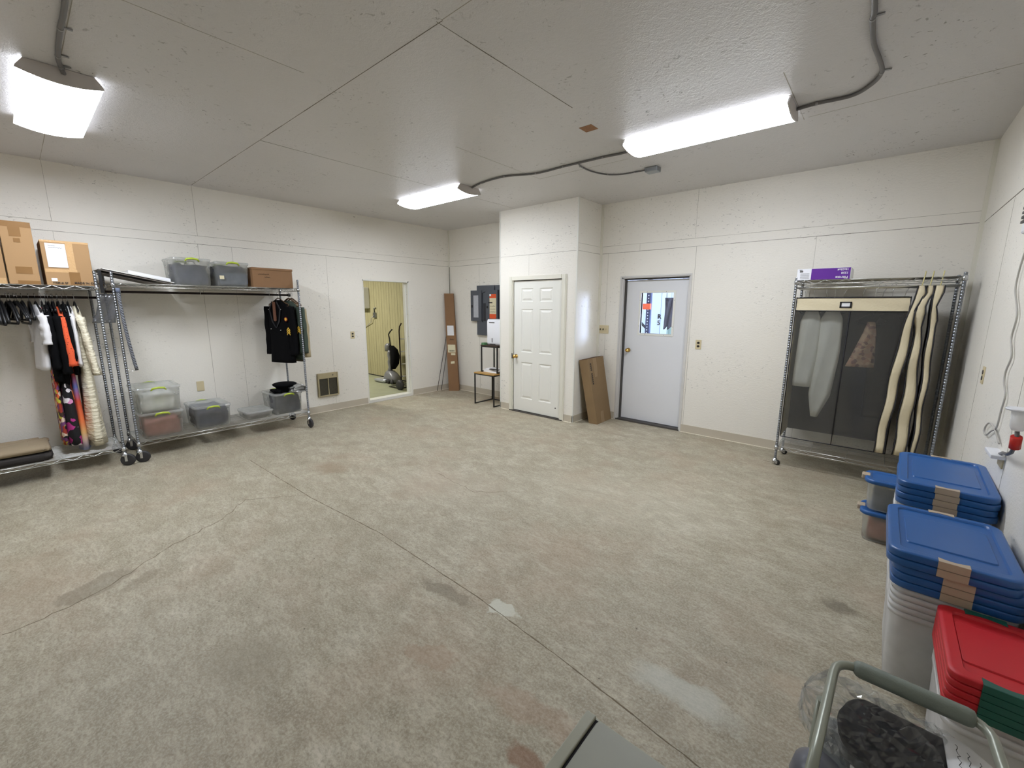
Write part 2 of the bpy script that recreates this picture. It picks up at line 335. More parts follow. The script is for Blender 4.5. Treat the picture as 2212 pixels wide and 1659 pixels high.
# ------------------------------------------------------------------ mesh helpers
class MB:
    def __init__(s): s.v = []; s.f = []; s.mi = []; s.sm = []
    def add(s, vs, fs, mi=0, smooth=False):
        o = len(s.v); s.v += [Vector(p) for p in vs]
        for f in fs: s.f.append([i + o for i in f]); s.mi.append(mi); s.sm.append(smooth)
        return s
    def box(s, x0, x1, y0, y1, z0, z1, mi=0):
        vs = [(x, y, z) for x in (x0, x1) for y in (y0, y1) for z in (z0, z1)]
        return s.add(vs, [(0, 1, 3, 2), (4, 6, 7, 5), (0, 4, 5, 1), (2, 3, 7, 6), (0, 2, 6, 4), (1, 5, 7, 3)], mi)
    def obox(s, c, ax, ay, az, mi=0):
        """oriented box: centre, three half-axis vectors"""
        c, ax, ay, az = map(Vector, (c, ax, ay, az))
        vs = [c + ax * i + ay * j + az * k for i in (-1, 1) for j in (-1, 1) for k in (-1, 1)]
        return s.add(vs, [(0, 1, 3, 2), (4, 6, 7, 5), (0, 4, 5, 1), (2, 3, 7, 6), (0, 2, 6, 4), (1, 5, 7, 3)], mi)
    def hexa(s, b, t, mi=0):
        """b, t: 4 bottom and 4 top corners, ccw from above"""
        return s.add(list(b) + list(t), [(3, 2, 1, 0), (4, 5, 6, 7), (0, 1, 5, 4), (1, 2, 6, 5), (2, 3, 7, 6), (3, 0, 4, 7)], mi)
    def loft(s, rings, mi=0, cap0=True, cap1=True, smooth=True, close=True):
        o = len(s.v); n = len(rings[0])
        for r in rings: s.v += [Vector(p) for p in r]
        for k in range(len(rings) - 1):
            for i in range(n if close else n - 1):
                j = (i + 1) % n
                s.f.append([o + k * n + i, o + k * n + j, o + (k + 1) * n + j, o + (k + 1) * n + i]); s.mi.append(mi); s.sm.append(smooth)
        if cap0: s.f.append([o + i for i in range(n)][::-1]); s.mi.append(mi); s.sm.append(False)
        if cap1: s.f.append([o + (len(rings) - 1) * n + i for i in range(n)]); s.mi.append(mi); s.sm.append(False)
        return s
    def tube(s, pts, r, n=8, mi=0, cap=True):
        pts = [Vector(p) for p in pts]; rr = r if isinstance(r, (list, tuple)) else [r] * len(pts)
        rings = []; prev = None
        for i, p in enumerate(pts):
            t = (pts[min(i + 1, len(pts) - 1)] - pts[max(i - 1, 0)]).normalized()
            if prev is None:
                a = Vector((0, 0, 1)) if abs(t.z) < .9 else Vector((1, 0, 0)); u = t.cross(a).normalized()
            else: u = (prev - t * prev.dot(t)).normalized()
            prev = u; w = t.cross(u)
            rings.append([p + (u * math.cos(2 * pi * k / n) + w * math.sin(2 * pi * k / n)) * rr[i] for k in range(n)])
        return s.loft(rings, mi, cap, cap)
    def prism(s, poly, d, mi=0):
        """poly: 3d points, extruded by vector d"""
        n = len(poly); d = Vector(d); vs = [Vector(p) for p in poly] + [Vector(p) + d for p in poly]
        return s.add(vs, [list(range(n))[::-1], list(range(n, 2 * n))] + [[i, (i + 1) % n, n + (i + 1) % n, n + i] for i in range(n)], mi)
    def lathe(s, c, prof, n=20, axis='z', mi=0):
        c = Vector(c); rings = []
        for r, h in prof:
            ring = []
            for k in range(n):
                a = 2 * pi * k / n; x, y = r * math.cos(a), r * math.sin(a)
                ring.append(c + (Vector((x, y, h)) if axis == 'z' else Vector((x, h, y)) if axis == 'y' else Vector((h, x, y))))
            rings.append(ring)
        return s.loft(rings, mi)
    def rot(s, c, ang, axis='Z'):
        c = Vector(c); R_ = Matrix.Rotation(ang, 3, axis); s.v = [R_ @ (p - c) + c for p in s.v]; return s
    def build(s, name, mats, parent=None, **tags):
        me = bpy.data.meshes.new(name)
        o = bpy.data.objects.new(name, me); col.objects.link(o)
        off = Vector((0, 0, 0))
        if parent is not None:
            o.parent = parent; q = parent
            while q is not None: off += Vector(q.location); q = q.parent
        elif 'at' in tags:
            off = Vector(tags['at']); o.location = off
        me.from_pydata([tuple(p - off) for p in s.v], [], s.f)
        if not isinstance(mats, (list, tuple)): mats = [mats]
        for m in mats: me.materials.append(m)
        for p, mi, sm in zip(me.polygons, s.mi, s.sm): p.material_index = mi; p.use_smooth = sm
        me.validate(); me.update()
        import bmesh
        bm = bmesh.new(); bm.from_mesh(me); bmesh.ops.recalc_face_normals(bm, faces=bm.faces); bm.to_mesh(me); bm.free()
        if tags.get('bevel'):
            b = o.modifiers.new('bevel', 'BEVEL'); b.width = tags['bevel']; b.segments = 2; b.limit_method = 'ANGLE'
        tag(o, **{k: v for k, v in tags.items() if k in ('label', 'cat', 'group', 'kind')})
        return o
def tag(o, label=None, cat=None, group=None, kind=None):
    if label: o['label'] = label
    if cat: o['category'] = cat
    if group: o['group'] = group
    if kind: o['kind'] = kind
    return o
def thing(name, label, cat, loc, group=None):
    o = bpy.data.objects.new(name, None); col.objects.link(o); o.location = loc; o.empty_display_size = .05
    return tag(o, label, cat, group)
def copy_tree(o, d, label=None, parent=None):
    c = o.copy(); col.objects.link(c)
    if parent is None: c.location = Vector(o.location) + Vector(d)
    else: c.parent = parent
    if label: c['label'] = label
    for ch in o.children: copy_tree(ch, d, None, c)
    return c
def rrect(cx, cy, w, d, r, z, n=4):
    pts = []
    for sx, sy, a0 in ((1, 1, 0), (-1, 1, pi / 2), (-1, -1, pi), (1, -1, 1.5 * pi)):
        for k in range(n + 1):
            a = a0 + k / n * pi / 2
            pts.append((cx + sx * (w / 2 - r) + r * math.cos(a), cy + sy * (d / 2 - r) + r * math.sin(a), z))
    return pts
def lettering(txt, size, org, right, upv, m, parent, depth=.0006, align='LEFT', name='lettering', bold=0):
    cu = bpy.data.curves.new('t', 'FONT'); cu.body = txt; cu.size = size; cu.align_x = align; cu.extrude = depth; cu.offset = bold
    cu.resolution_u = 2
    o = bpy.data.objects.new('t', cu); col.objects.link(o)
    dg = bpy.context.evaluated_depsgraph_get(); me = bpy.data.meshes.new_from_object(o.evaluated_get(dg))
    R_ = Vector(right).normalized(); U = Vector(upv).normalized(); N = R_.cross(U); org = Vector(org)
    mb = MB(); mb.add([org + R_ * v.co.x + U * v.co.y + N * v.co.z for v in me.vertices], [list(p.vertices) for p in me.polygons])
    bpy.data.objects.remove(o); bpy.data.curves.remove(cu); bpy.data.meshes.remove(me)
    return mb.build(name, m, parent)
def squiggle(org, right, upv, w, h, m, parent, seed, r=.0012, n=26, name='handwriting'):
    rnd = random.Random(seed); R_ = Vector(right).normalized(); U = Vector(upv).normalized(); org = Vector(org)
    pts = [org + R_ * (w * i / n + rnd.uniform(-.3, .3) * w / n) + U * (h * (.5 + .5 * math.sin(i * 1.9 + seed)) * rnd.uniform(.4, 1)) for i in range(n)]
    return MB().tube(pts, r, 4).build(name, m, parent)

# ------------------------------------------------------------------ room shell
def wall_rects(rects, holes):
    """split rects (a0,a1,z0,z1) around holes"""
    out = []
    for (a0, a1, z0, z1) in rects:
        xs = sorted({a0, a1, *[h for hh in holes for h in hh[:2] if a0 < h < a1]})
        zs = sorted({z0, z1, *[h for hh in holes for h in hh[2:] if z0 < h < z1]})
        for i in range(len(xs) - 1):
            for j in range(len(zs) - 1):
                mx, mz = (xs[i] + xs[i + 1]) / 2, (zs[j] + zs[j + 1]) / 2
                if not any(h[0] < mx < h[1] and h[2] < mz < h[3] for h in holes):
                    out.append((xs[i], xs[i + 1], zs[j], zs[j + 1]))
    return out
def struct(mb, name, m, parent=None, **k): return mb.build(name, m, parent, kind='structure', **k)
DL = (-1.87, -0.97, 0.0, 2.075)      # doorway in the left wall (y0,y1,z0,z1)
DB = (3.66, 4.60, 0.0, 2.05)         # steel door in the back wall (x0,x1,z0,z1)
DC = (2.155, 3.07, 0.0, 2.05)        # closet door
flo = struct(MB().box(-.15, WX + .15, YF - .15, .2, -.12, 0), 'floor', M['floor'])
m = MB()
for r in wall_rects([(YF, .15, 0, H)], [DL]): m.box(-.15, 0, *r)
wl = struct(m, 'wall_left', M['wall'])
m = MB()
for r in wall_rects([(0, WX + .15, 0, H)], [DB]): m.box(r[0], r[1], 0, .15, r[2], r[3])
wb = struct(m, 'wall_back', M['wall'])
wr = struct(MB().box(WX, WX + .15, YF, 0, 0, H), 'wall_right', M['wall'])
wf = struct(MB().box(-.15, WX + .15, YF - .15, YF, 0, H), 'wall_front', M['wall'])
ce = struct(MB().box(-.15, WX + .15, YF - .15, .15, H, H + .12), 'ceiling', M['ceil'])
m = MB()
for r in wall_rects([(CX1, CX2, 0, H)], [DC]): m.box(r[0], r[1], CY, CY + .11, r[2], r[3])
m.box(CX2 - .11, CX2, CY + .11, 0, 0, H); m.box(CX1, CX1 + .11, CY + .11, 0, 0, H)
wc = struct(m, 'wall_closet', M['wall'])
# seams between the boards: narrow gaps with paint bridging them here and there
def seams(parent, segs, name='seam', w=.0045, m='seam', t=.0009):
    mb = MB()
    for (p, q, nrm) in segs:
        p, q, nrm = Vector(p), Vector(q), Vector(nrm); d = (q - p); L = d.length; d.normalize(); s_ = d.cross(nrm)
        k = 0.0
        while k < L - 1e-6:
            e = min(L, k + random.uniform(.10, .45)); ww = w * random.uniform(.5, 1.1)
            mb.obox(p + d * (k + e) / 2 + nrm * t / 2, d * (e - k) / 2, s_ * ww / 2, nrm * t / 2); k = e
    return mb.build(name, M[m], parent, kind='structure')
X, Y_, Z_ = Vector((1, 0, 0)), Vector((0, 1, 0)), Vector((0, 0, 1))
SZ, SZ2 = 2.394, 2.492
seams(wl, [((0, YF, SZ), (0, 0, SZ), X)])
seams(wl, [((0, YF, SZ2), (0, 0, SZ2), X)] + [((0, y, SZ2), (0, y, H), X) for y in (-4.055, -5.285)] +
      [((0, y, .1), (0, y, SZ), X) for y in (-2.45, -4.065)], m='seam_light', w=.004)
seams(wl, [((0, y, .1), (0, y, SZ), X) for y in (-3.70, -5.29)] + [((0, -6.51, .1), (0, -6.51, H), X)], m='seam_light', w=.0025)
seams(wb, [((0, 0, SZ), (CX1, 0, SZ), -Y_), ((CX2, 0, SZ), (WX, 0, SZ), -Y_)])
seams(wb, [((0, 0, SZ2), (CX1, 0, SZ2), -Y_), ((CX2, 0, SZ2), (WX, 0, SZ2), -Y_), ((4.62, 0, SZ2), (4.62, 0, H), -Y_), ((4.645, 0, .1), (4.645, 0, SZ), -Y_),
           ((5.873, 0, .1), (5.873, 0, SZ), -Y_), ((3.43, 0, .1), (3.43, 0, SZ), -Y_), ((3.9, 0, SZ), (3.9, 0, SZ2), -Y_), ((.82, 0, .1), (.82, 0, SZ), -Y_)], m='seam_light', w=.004)
seams(wr, [((WX, YF, SZ), (WX, 0, SZ), -X)], w=.007)
seams(wr, [((WX, -1.20, .1), (WX, -1.20, SZ), -X), ((WX, -2.42, .1), (WX, -2.42, SZ), -X)], m='seam_light')
seams(wc, [((CX1, CY, SZ), (CX2, CY, SZ), -Y_), ((CX2, CY, SZ), (CX2, 0, SZ), X)])
seams(wc, [((CX2, CY, SZ2), (CX2, 0, SZ2), X), ((2.47, CY, 2.1), (2.47, CY, SZ), -Y_)], m='seam_light', w=.003)
seams(ce, [((.05, -4.065, H), (4.66, -4.065, H), -Z_), ((4.63, -4.08, H), (4.63, -2.83, H), -Z_), ((2.225, -4.06, H), (2.21, -1.9, H), -Z_)], w=.005)
seams(ce, [((4.66, -4.07, H), (WX, -4.10, H), -Z_), ((3.63, -4.3, H), (3.63, -5.29, H), -Z_), ((3.41, -2.86, H), (3.39, -1.58, H), -Z_), ((3.39, -1.58, H), (4.45, -1.56, H), -Z_),
           ((5.87, -2.4, H), (5.87, -1.52, H), -Z_), ((5.9, -1.55, H), (WX, -1.62, H), -Z_), ((0, -5.29, H), (3.63, -5.29, H), -Z_), ((2.21, -1.5, H), (2.2, -.62, H), -Z_)], m='seam_light', w=.0045)
# corner beads (raised white trim strips)
struct(MB().box(CX2 - .012, CX2 + .006, CY - .006, CY + .012, 0, H), 'trim_1', M['trim'])
struct(MB().box(CX1 - .006, CX1 + .012, CY - .006, CY + .012, 0, H), 'trim_2', M['trim'])
struct(MB().box(CX2, CX2 + .035, -.012, 0, 0, H), 'trim_3', M['trimw'])
struct(MB().box(0, .018, -.018, 0, 0, H), 'trim_4', M['trimw'])
struct(MB().box(WX - .03, WX, -.012, 0, 0, H), 'trim_5', M['trimw'])
# vinyl base with its cove lip
def base(name, segs):
    a, b = MB(), MB()
    for (x0, y0, x1, y1, nx, ny) in segs:
        t = .006
        a.box(min(x0, x1, x0 + nx * t), max(x0, x1, x0 + nx * t), min(y0, y1, y0 + ny * t), max(y0, y1, y0 + ny * t), .006, .105)
        t = .02
        b.box(min(x0, x1, x0 + nx * t), max(x0, x1, x0 + nx * t), min(y0, y1, y0 + ny * t), max(y0, y1, y0 + ny * t), 0, .006)
    o = struct(a, name, M['base']); struct(b, 'cove_lip', M['caulk'], o)
base('baseboard_left', [(0, YF, 0, DL[0] - .02, 1, 0), (0, DL[1] + .02, 0, 0, 1, 0)])
base('baseboard_back', [(0, 0, CX1, 0, 0, -1), (CX2, 0, DB[0] - .03, 0, 0, -1), (DB[1] + .02, 0, WX, 0, 0, -1)])
base('baseboard_closet', [(CX1, CY, 2.095, CY, 0, -1), (3.145, CY, CX2, CY, 0, -1), (CX2, CY, CX2, 0, 1, 0)])
base('baseboard_right', [(WX, YF, WX, 0, -1, 0)])

# floor marks: the saw-cut joint and hairline cracks
def crack(pts, w, name, m='crack', jit=.015, step=.05, seed=1):
    rnd = random.Random(seed); P = []
    for a, b in zip(pts[:-1], pts[1:]):
        a, b = Vector((*a, 0)), Vector((*b, 0)); n = max(1, int((b - a).length / step))
        for i in range(n): P.append(a.lerp(b, i / n) + Vector((rnd.uniform(-jit, jit), rnd.uniform(-jit, jit), 0)))
    P.append(Vector((*pts[-1], 0)))
    mb = MB()
    for a, b in zip(P[:-1], P[1:]):
        d = b - a
        if d.length < 1e-5: continue
        d.normalize(); s_ = Vector((-d.y, d.x, 0)); ww = w * rnd.uniform(.4, 1.2)
        mb.prism([a - s_ * ww / 2, b - s_ * ww / 2, b + s_ * ww / 2, a + s_ * ww / 2], (0, 0, .0008))
    return mb.build(name, M[m], flo, kind='structure')
crack([(1.5, -4.2), (2.9, -4.18), (3.87, -4.11), (4.92, -4.13), (5.56, -4.18), (6.3, -4.26)], .006, 'control_joint', jit=.002)
crack([(3.31, -5.94), (3.28, -5.74), (3.2, -5.53), (3.08, -5.36), (2.92, -5.14), (2.75, -4.81), (2.52, -4.57), (2.76, -4.25)], .005, 'floor_crack', jit=.014)
crack([(5.70, -.50), (6.9, -.49)], .007, 'floor_seam', jit=.002)
crack([(3.3, -3.1), (3.9, -3.15), (4.2, -2.9)], .003, 'floor_crack', jit=.014, seed=5)

# ------------------------------------------------------------------ left doorway and the room beyond
m = MB()
m.box(-.15, .004, DL[1] - .022, DL[1], 0, DL[3]); m.box(-.15, .004, DL[0], DL[0] + .012, 0, DL[3]); m.box(-.15, .004, DL[0], DL[1], DL[3] - .02, DL[3])
m.box(-.09, -.06, DL[1] - .04, DL[1] - .022, .05, DL[3] - .02)
dw = struct(m, 'door_1', M['trim'])
struct(MB().box(-.15, .004, DL[0] + .012, DL[1] - .022, 0, .05), 'threshold', M['trim'], dw)
m = MB()
for z in (.35, .75, 1.1, 1.5, 1.85): m.lathe((-.03, DL[1] - .022, z), [(.004, 0), (.004, -.002)], 8, 'y')
struct(m, 'screw_heads', M['weather'], dw)
struct(MB().box(-8, -.15, -7, .2, -.12, 0), 'floor', M['floor2'])
sw = struct(MB().box(-8, -.15, -.18, 0, 0, 2.9), 'wall_siding', M['t111'])
struct(MB().box(-8.1, -8, -7, 0, 0, 2.9), 'wall_far', M['wall'])
struct(MB().box(-8, -.15, -7.1, -7, 0, 2.9), 'wall_far_front', M['wall'])
struct(MB().box(-8.1, -.15, -7.1, 0, 2.9, 3.0), 'ceiling', M['ceil'])
struct(MB().box(-8, -.15, -.186, -.18, 0, .02), 'trim_6', M['gap'])
ld = bpy.data.lights.new('far_room_lamp', 'AREA'); ld.shape = 'RECTANGLE'; ld.size = 1.2; ld.size_y = .3; ld.energy = 118; ld.color = (1, .97, .86)
lo = bpy.data.objects.new('far_room_lamp', ld); col.objects.link(lo); lo.location = (-2.6, -2.2, 2.82)
# wall unit, outlet with cord, vacuum and hand truck in that room
t = thing('wall_air_conditioner', 'white boxy air unit with vents high on the yellow siding, seen through the open doorway', 'air conditioner', (-2.85, -.18, 1.6))
MB().box(-3.2, -2.62, -.34, -.18, 1.58, 2.06).build('casing', M['white_pl'], t, bevel=.02)
m = MB()
for k in range(5): m.box(-3.05, -2.66, -.345, -.335, 1.88 + k * .03, 1.895 + k * .03)
m.build('louvre', M['black'], t); MB().box(-3.1, -2.70, -.344, -.335, 1.64, 1.82).build('front_grille', M['weather'], t)
t = thing('wall_outlet', 'small metal outlet box with a plugged-in white cord on the yellow siding', 'outlet', (-2.4, -.18, 1.42))
MB().box(-2.45, -2.36, -.22, -.18, 1.37, 1.49).build('cover_plate', M['jbox'], t, bevel=.004)
MB().tube([(-2.42, -.22, 1.42), (-2.5, -.24, 1.36), (-2.54, -.22, 1.27), (-2.75, -.2, 1.18), (-3.1, -.2, 1.05)], .008).build('cord', M['cord'], t)
MB().tube([(-2.42, -.2, 1.49), (-2.43, -.2, 1.58), (-2.36, -.2, 1.6)], .012).build('conduit', M['jbox'], t)
t = thing('upright_vacuum', 'grey upright vacuum cleaner with black bag standing inside the far room', 'vacuum cleaner', (-1.45, -.5, 0))
MB().loft([rrect(-1.66, -.50, .40, .30, .06, .015), rrect(-1.66, -.50, .42, .32, .06, .06), rrect(-1.60, -.50, .34, .26, .08, .085)]).build('floor_head', M['vac_silver'], t)
MB().loft([rrect(-1.42, -.46, .40, .24, .08, .03), rrect(-1.42, -.46, .42, .24, .09, .12), rrect(-1.45, -.46, .32, .2, .08, .20), rrect(-1.47, -.46, .16, .14, .05, .26)]).build('motor_body', M['vac_grey'], t)
for dx in (-.02, .12):
    MB().lathe((-1.36 + dx, -.6, .055), [(.0, -.012), (.05, -.012), (.055, 0), (.05, .012), (0, .012)], 16, 'y').build('wheel', M['rubber'], t)
MB().loft([rrect(-1.47 - .02 * math.sin(k * 2.2), -.46, .09, .1, .04, .22 + k * .06) for k in range(9)]).build('corrugated_hose', M['vac_grey'], t)
MB().loft([rrect(-1.40, -.44, .10, .10, .045, .30), rrect(-1.33, -.44, .18, .16, .07, .42), rrect(-1.30, -.44, .20, .17, .08, .58), rrect(-1.34, -.44, .18, .14, .06, .72), rrect(-1.42, -.44, .10, .08, .03, .80)]).build('dust_bag', M['black_cloth'], t)
MB().loft([rrect(-1.53, -.46, .14, .12, .05, .68), rrect(-1.53, -.46, .15, .12, .05, .80), rrect(-1.50, -.46, .08, .08, .03, .85)]).build('fan_cap', M['vac_grey'], t)
MB().tube([(-1.44, -.45, .72), (-1.47, -.45, .95), (-1.50, -.45, 1.04), (-1.44, -.45, 1.10), (-1.36, -.45, 1.15)], .014).build('handle', M['black'], t)
t = thing('hand_truck', 'black and steel hand truck standing upright just inside the doorway', 'hand truck', (-.75, -.72, 0))
MB().tube([(-.60, -.74, 1.31), (-.66, -.74, 1.25), (-.68, -.74, 1.15), (-.68, -.74, .93), (-.68, -.74, .1)], .013).build('rail', M['rod_dark'], t)
MB().tube([(-.58, -.40, 1.31), (-.66, -.40, 1.25), (-.68, -.40, 1.15), (-.68, -.40, .93), (-.68, -.40, .1)], .013).build('rail', M['rod_dark'], t)
for z in (.25, .5, .75, 1.0): MB().tube([(-.68, -.74, z), (-.68, -.4, z)], .011).build('crossbar', M['chrome'], t)
m = MB()
for y in (-.8, -.66, -.5, -.34): m.box(-1.02, -.68, y - .012, y + .012, .012, .022)
m.box(-1.03, -1.0, -.81, -.33, .012, .022); m.box(-.72, -.66, -.81, -.33, .012, .03)
m.build('toe_plate', M['black'], t)
for y in (-.83, -.31):
    MB().lathe((-.60, y, .1), [(.03, -.03), (.1, -.03), (.105, 0), (.1, .03), (.03, .03)], 18, 'y').build('wheel', M['rubber'], t)

# ------------------------------------------------------------------ closet door
def knob(parent, c, d, lab=None):
    """door knob; c on the face, d = -1 faces -y"""
    return MB().lathe(c, [(.0, 0), (.030, 0), (.031, d * .006), (.012, d * .012), (.011, d * .03), (.024, d * .04), (.028, d * .052), (.024, d * .064), (.0, d * .068)], 20, 'y').build('door_knob', M['brass'], parent)
m = MB()
for (x0, x1, z0, z1) in ((2.097, 2.155, 0, 2.092), (3.07, 3.143, 0, 2.092), (2.155, 3.07, 2.035, 2.092)):
    m.box(x0, x1, CY - .014, CY, z0, z1); m.box(x0 + .012, x1 - .012, CY - .02, CY - .014, z0, z1 - .0)
m.box(2.155, 2.168, CY, CY + .11, 0, 2.05); m.box(3.062, 3.07, CY, CY + .11, 0, 2.05); m.box(2.155, 3.07, CY, CY + .11, 2.035, 2.05)
dc = struct(m, 'door_2', M['trimw'])
x0, x1, zb, zt = 2.172, 3.058, .022, 2.027; yf = CY + .012
m = MB()
pc = [(2.318, 2.545), (2.668, 2.90)]; pr = [(.225, .80), (.955, 1.61), (1.72, 1.915)]
xs = [x0, pc[0][0], pc[0][1], pc[1][0], pc[1][1], x1]; zs = [zb, pr[0][0], pr[0][1], pr[1][0], pr[1][1], pr[2][0], pr[2][1], zt]
for i in range(5):
    for j in range(7):
        if i % 2 == 1 and j % 2 == 1:
            a, b, c_, d_ = xs[i], xs[i + 1], zs[j], zs[j + 1]
            def rg(e, y): return [(a + e, y, c_ + e), (b - e, y, c_ + e), (b - e, y, d_ - e), (a + e, y, d_ - e)]
            m.loft([rg(0, yf), rg(.010, yf + .009), rg(.022, yf + .009), rg(.045, yf + .001)], cap0=False, smooth=False)
        else:
            m.add([(xs[i], yf, zs[j]), (xs[i + 1], yf, zs[j]), (xs[i + 1], yf, zs[j + 1]), (xs[i], yf, zs[j + 1])], [(0, 1, 2, 3)])
m.box(x0, x1, yf + .012, yf + .036, zb, zt)
for (a, b, c_, d_) in ((x0, x0 + .004, zb, zt), (x1 - .004, x1, zb, zt)): m.box(a, b, yf, yf + .012, c_, d_)
m.box(x0, x1, yf, yf + .012, zt - .003, zt); m.box(x0, x1, yf, yf + .012, zb, zb + .003)
sl = struct(m, 'door_slab', M['door_white'], dc)
knob(sl, (2.225, yf, .885), -1)
MB().box(2.150, 2.166, CY - .016, CY - .012, .845, .925).build('strike_plate', M['weather'], dc)
struct(MB().box(2.10, 3.13, CY - .02, CY + .10, 0, .016), 'threshold', M['weather'], dc)
MB().lathe((2.985, yf, .165), [(0, 0), (.009, 0), (.009, -.004), (0, -.004)], 10, 'y').build('paint_chip', M['black'], sl)
struct(MB().box(CX1 + .11, CX2 - .11, CY + .2, CY + .21, 0, 2.3), 'wall_closet_inside', M['wall'])

# ------------------------------------------------------------------ steel door with window
m = MB()
x0, x1, zt = DB[0], DB[1], DB[3]
for (a, b, c_, d_) in ((x0 - .02, x0, 0, zt + .02), (x1, x1 + .02, 0, zt + .02), (x0, x1, zt, zt + .02)): m.box(a, b, -.010, 0, c_, d_)
m.box(x0, x0 + .022, 0, .15, 0, zt); m.box(x1 - .014, x1, 0, .15, 0, zt); m.box(x0, x1, 0, .15, zt - .012, zt)
db = struct(m, 'door_3', M['jamb_grey'])
m = MB()
m.box(x0 + .022, x0 + .040, .055, .10, 0, zt - .012); m.box(x0 + .022, x1 - .014, .055, .10, zt - .03, zt - .012)
struct(m, 'weatherstrip', M['weather'], db)
struct(MB().box(x0, x1, .0, .15, 0, .022), 'threshold', M['weather'], db)
sx0, sx1, sz0, sz1, yd = x0 + .045, x1 - .018, .03, zt - .035, .085
wx0, wx1, wz0, wz1 = 3.925, 4.372, 1.285, 1.838
m = MB()
for r in wall_rects([(sx0, sx1, sz0, sz1)], [(wx0, wx1, wz0, wz1)]): m.box(r[0], r[1], yd, yd + .044, r[2], r[3])
sl = struct(m, 'door_slab', M['steel_door'], db)
m = MB(); e = .028
for (a, b, c_, d_) in ((wx0 - e, wx0, wz0 - e, wz1 + e), (wx1, wx1 + e, wz0 - e, wz1 + e), (wx0, wx1, wz0 - e, wz0), (wx0, wx1, wz1, wz1 + e)):
    m.box(a, b, yd - .006, yd + .05, c_, d_)
wf_ = struct(m, 'window_frame', M['trim'], sl)
struct(MB().box(wx0, wx1, yd + .02, yd + .026, wz0, wz1), 'window_pane', M['glass'], sl)
knob(sl, (3.772, yd, 1.035), -1)
m = MB()
for x in (wx0 + .08, wx1 - .1):
    for z in (wz0 - .014, wz1 + .014): m.lathe((x, yd - .006, z), [(.004, 0), (.004, -.002)], 8, 'y')
for z in (wz0 + .1, wz1 - .1):
    for x in (wx0 - .014, wx1 + .014): m.lathe((x, yd - .006, z), [(.004, 0), (.004, -.002)], 8, 'y')
struct(m, 'screw_heads', M['weather'], sl)
# the bright shed beyond
struct(MB().box(1.0, 8.5, .2, 7, -.12, 0), 'floor', M['floor'])
m = MB()
for k in range(30): m.box(1.0 + k * .25, 1.0 + k * .25 + .24, 5.0, 5.06, 0, 4); 
m.box(1, 8.5, 5.06, 5.12, 0, 4)
ws = struct(m, 'wall_shed', mat('white_metal_sheet', (204, 218, 248), .45))
struct(MB().box(.9, 1.0, .15, 5, 0, 4), 'wall_shed_left', M['wall']); struct(MB().box(8.5, 8.6, .15, 5, 0, 4), 'wall_shed_right', M['wall'])
struct(MB().box(.9, 8.6, .15, 5.2, 4, 4.1), 'ceiling', M['wall'])
struct(MB().box(.9, 8.6, .15, .2, 3.07, 4), 'wall_shed_front', M['wall'])
la = bpy.data.lights.new('shed_daylight', 'AREA'); la.shape = 'RECTANGLE'; la.size = 4; la.size_y = 2.5; la.energy = 1500; la.color = (.74, .84, 1.0)
lo = bpy.data.objects.new('shed_daylight', la); col.objects.link(lo); lo.location = (6.6, 2.4, 3.5); lo.rotation_euler = (.25, -.75, 0)
ls = bpy.data.lights.new('shed_door_daylight', 'AREA'); ls.shape = 'RECTANGLE'; ls.size = .8; ls.size_y = .8; ls.energy = 340; ls.color = (.55, .66, 1.0)
lo = bpy.data.objects.new('shed_door_daylight', ls); col.objects.link(lo); lo.location = (8.3, 2.5, 2.0)
lo.rotation_euler = (Vector((3.3, -.4, 1.48)) - Vector(lo.location)).to_track_quat('-Z', 'Y').to_euler()
# numbers painted on the shed wall
def on_shed(px, py, y=4.99):
    d = fw + r2 * ((px - 1106) / F_PX) - u2 * ((py - 829.5) / F_PX); c0 = Vector((6.5148, -5.673, 1.6652)); return c0 + d * ((y - c0.y) / d.y)
p5 = on_shed(1421.5, 702); p2 = on_shed(1422.5, 688)
lettering('5', .16, (p5.x - .03, 4.995, p5.z), X, Z_, M['ink'], ws, .002, bold=.004)
lettering('R', .15, (p2.x - .03, 4.995, p2.z), X, Z_, M['ink'], ws, .002, bold=.006)
t = thing('pallet_rack', 'dark blue perforated pallet rack upright with an orange beam, seen through the door window', 'rack', (2.9, 2.6, 0))
px_ = on_shed(1400, 665, 2.4)
bx = px_.x
m = MB()
m.box(bx - .038, bx + .038, 2.4, 2.404, 0, 3.4); m.box(bx + .034, bx + .038, 2.4, 2.46, 0, 3.4)
m.build('upright', mat('dark_blue_steel', (34, 42, 78), .5), t)
m = MB()
for k in range(60): m.lathe((bx, 2.398, .1 + k * .055), [(.011, 0), (.011, .001)], 8, 'y')
m.build('slot_row', mat('light_slot', (224, 232, 240), .6), t)
pz = on_shed(1395, 662, 2.38).z
MB().box(bx - 1.6, bx + .06, 2.34, 2.4, pz - .055, pz + .055).build('beam', M['orange'], t)
MB().tube([(bx - .3, 2.44, pz - .18), (bx - .0, 2.44, pz - .45)], .025, 6).build('brace', M['panel_dark'], t)
MB().box(bx - .8, bx, 2.42, 2.45, pz - .68, pz - .655).build('crossbar', M['panel_dark'], t)
t0 = on_shed(1437, 643, 3.2); t1 = on_shed(1459, 690, 3.2)
m = MB()
rings = []
for i in range(9):
    z = t0.z - i * .07; w = .36 - .012 * i
    rings.append([(t0.x + w * k / 11 + .01 * math.sin(k), 3.2 + .03 * math.sin(k * 1.7 + i * .4), z - (.10 * abs(math.sin(k * .8 + 1)) if i > 6 else 0)) for k in range(12)] +
                 [(t0.x + w * k / 11, 3.26 + .02 * math.sin(k * 1.7), z) for k in range(11, -1, -1)])
m.loft(rings)
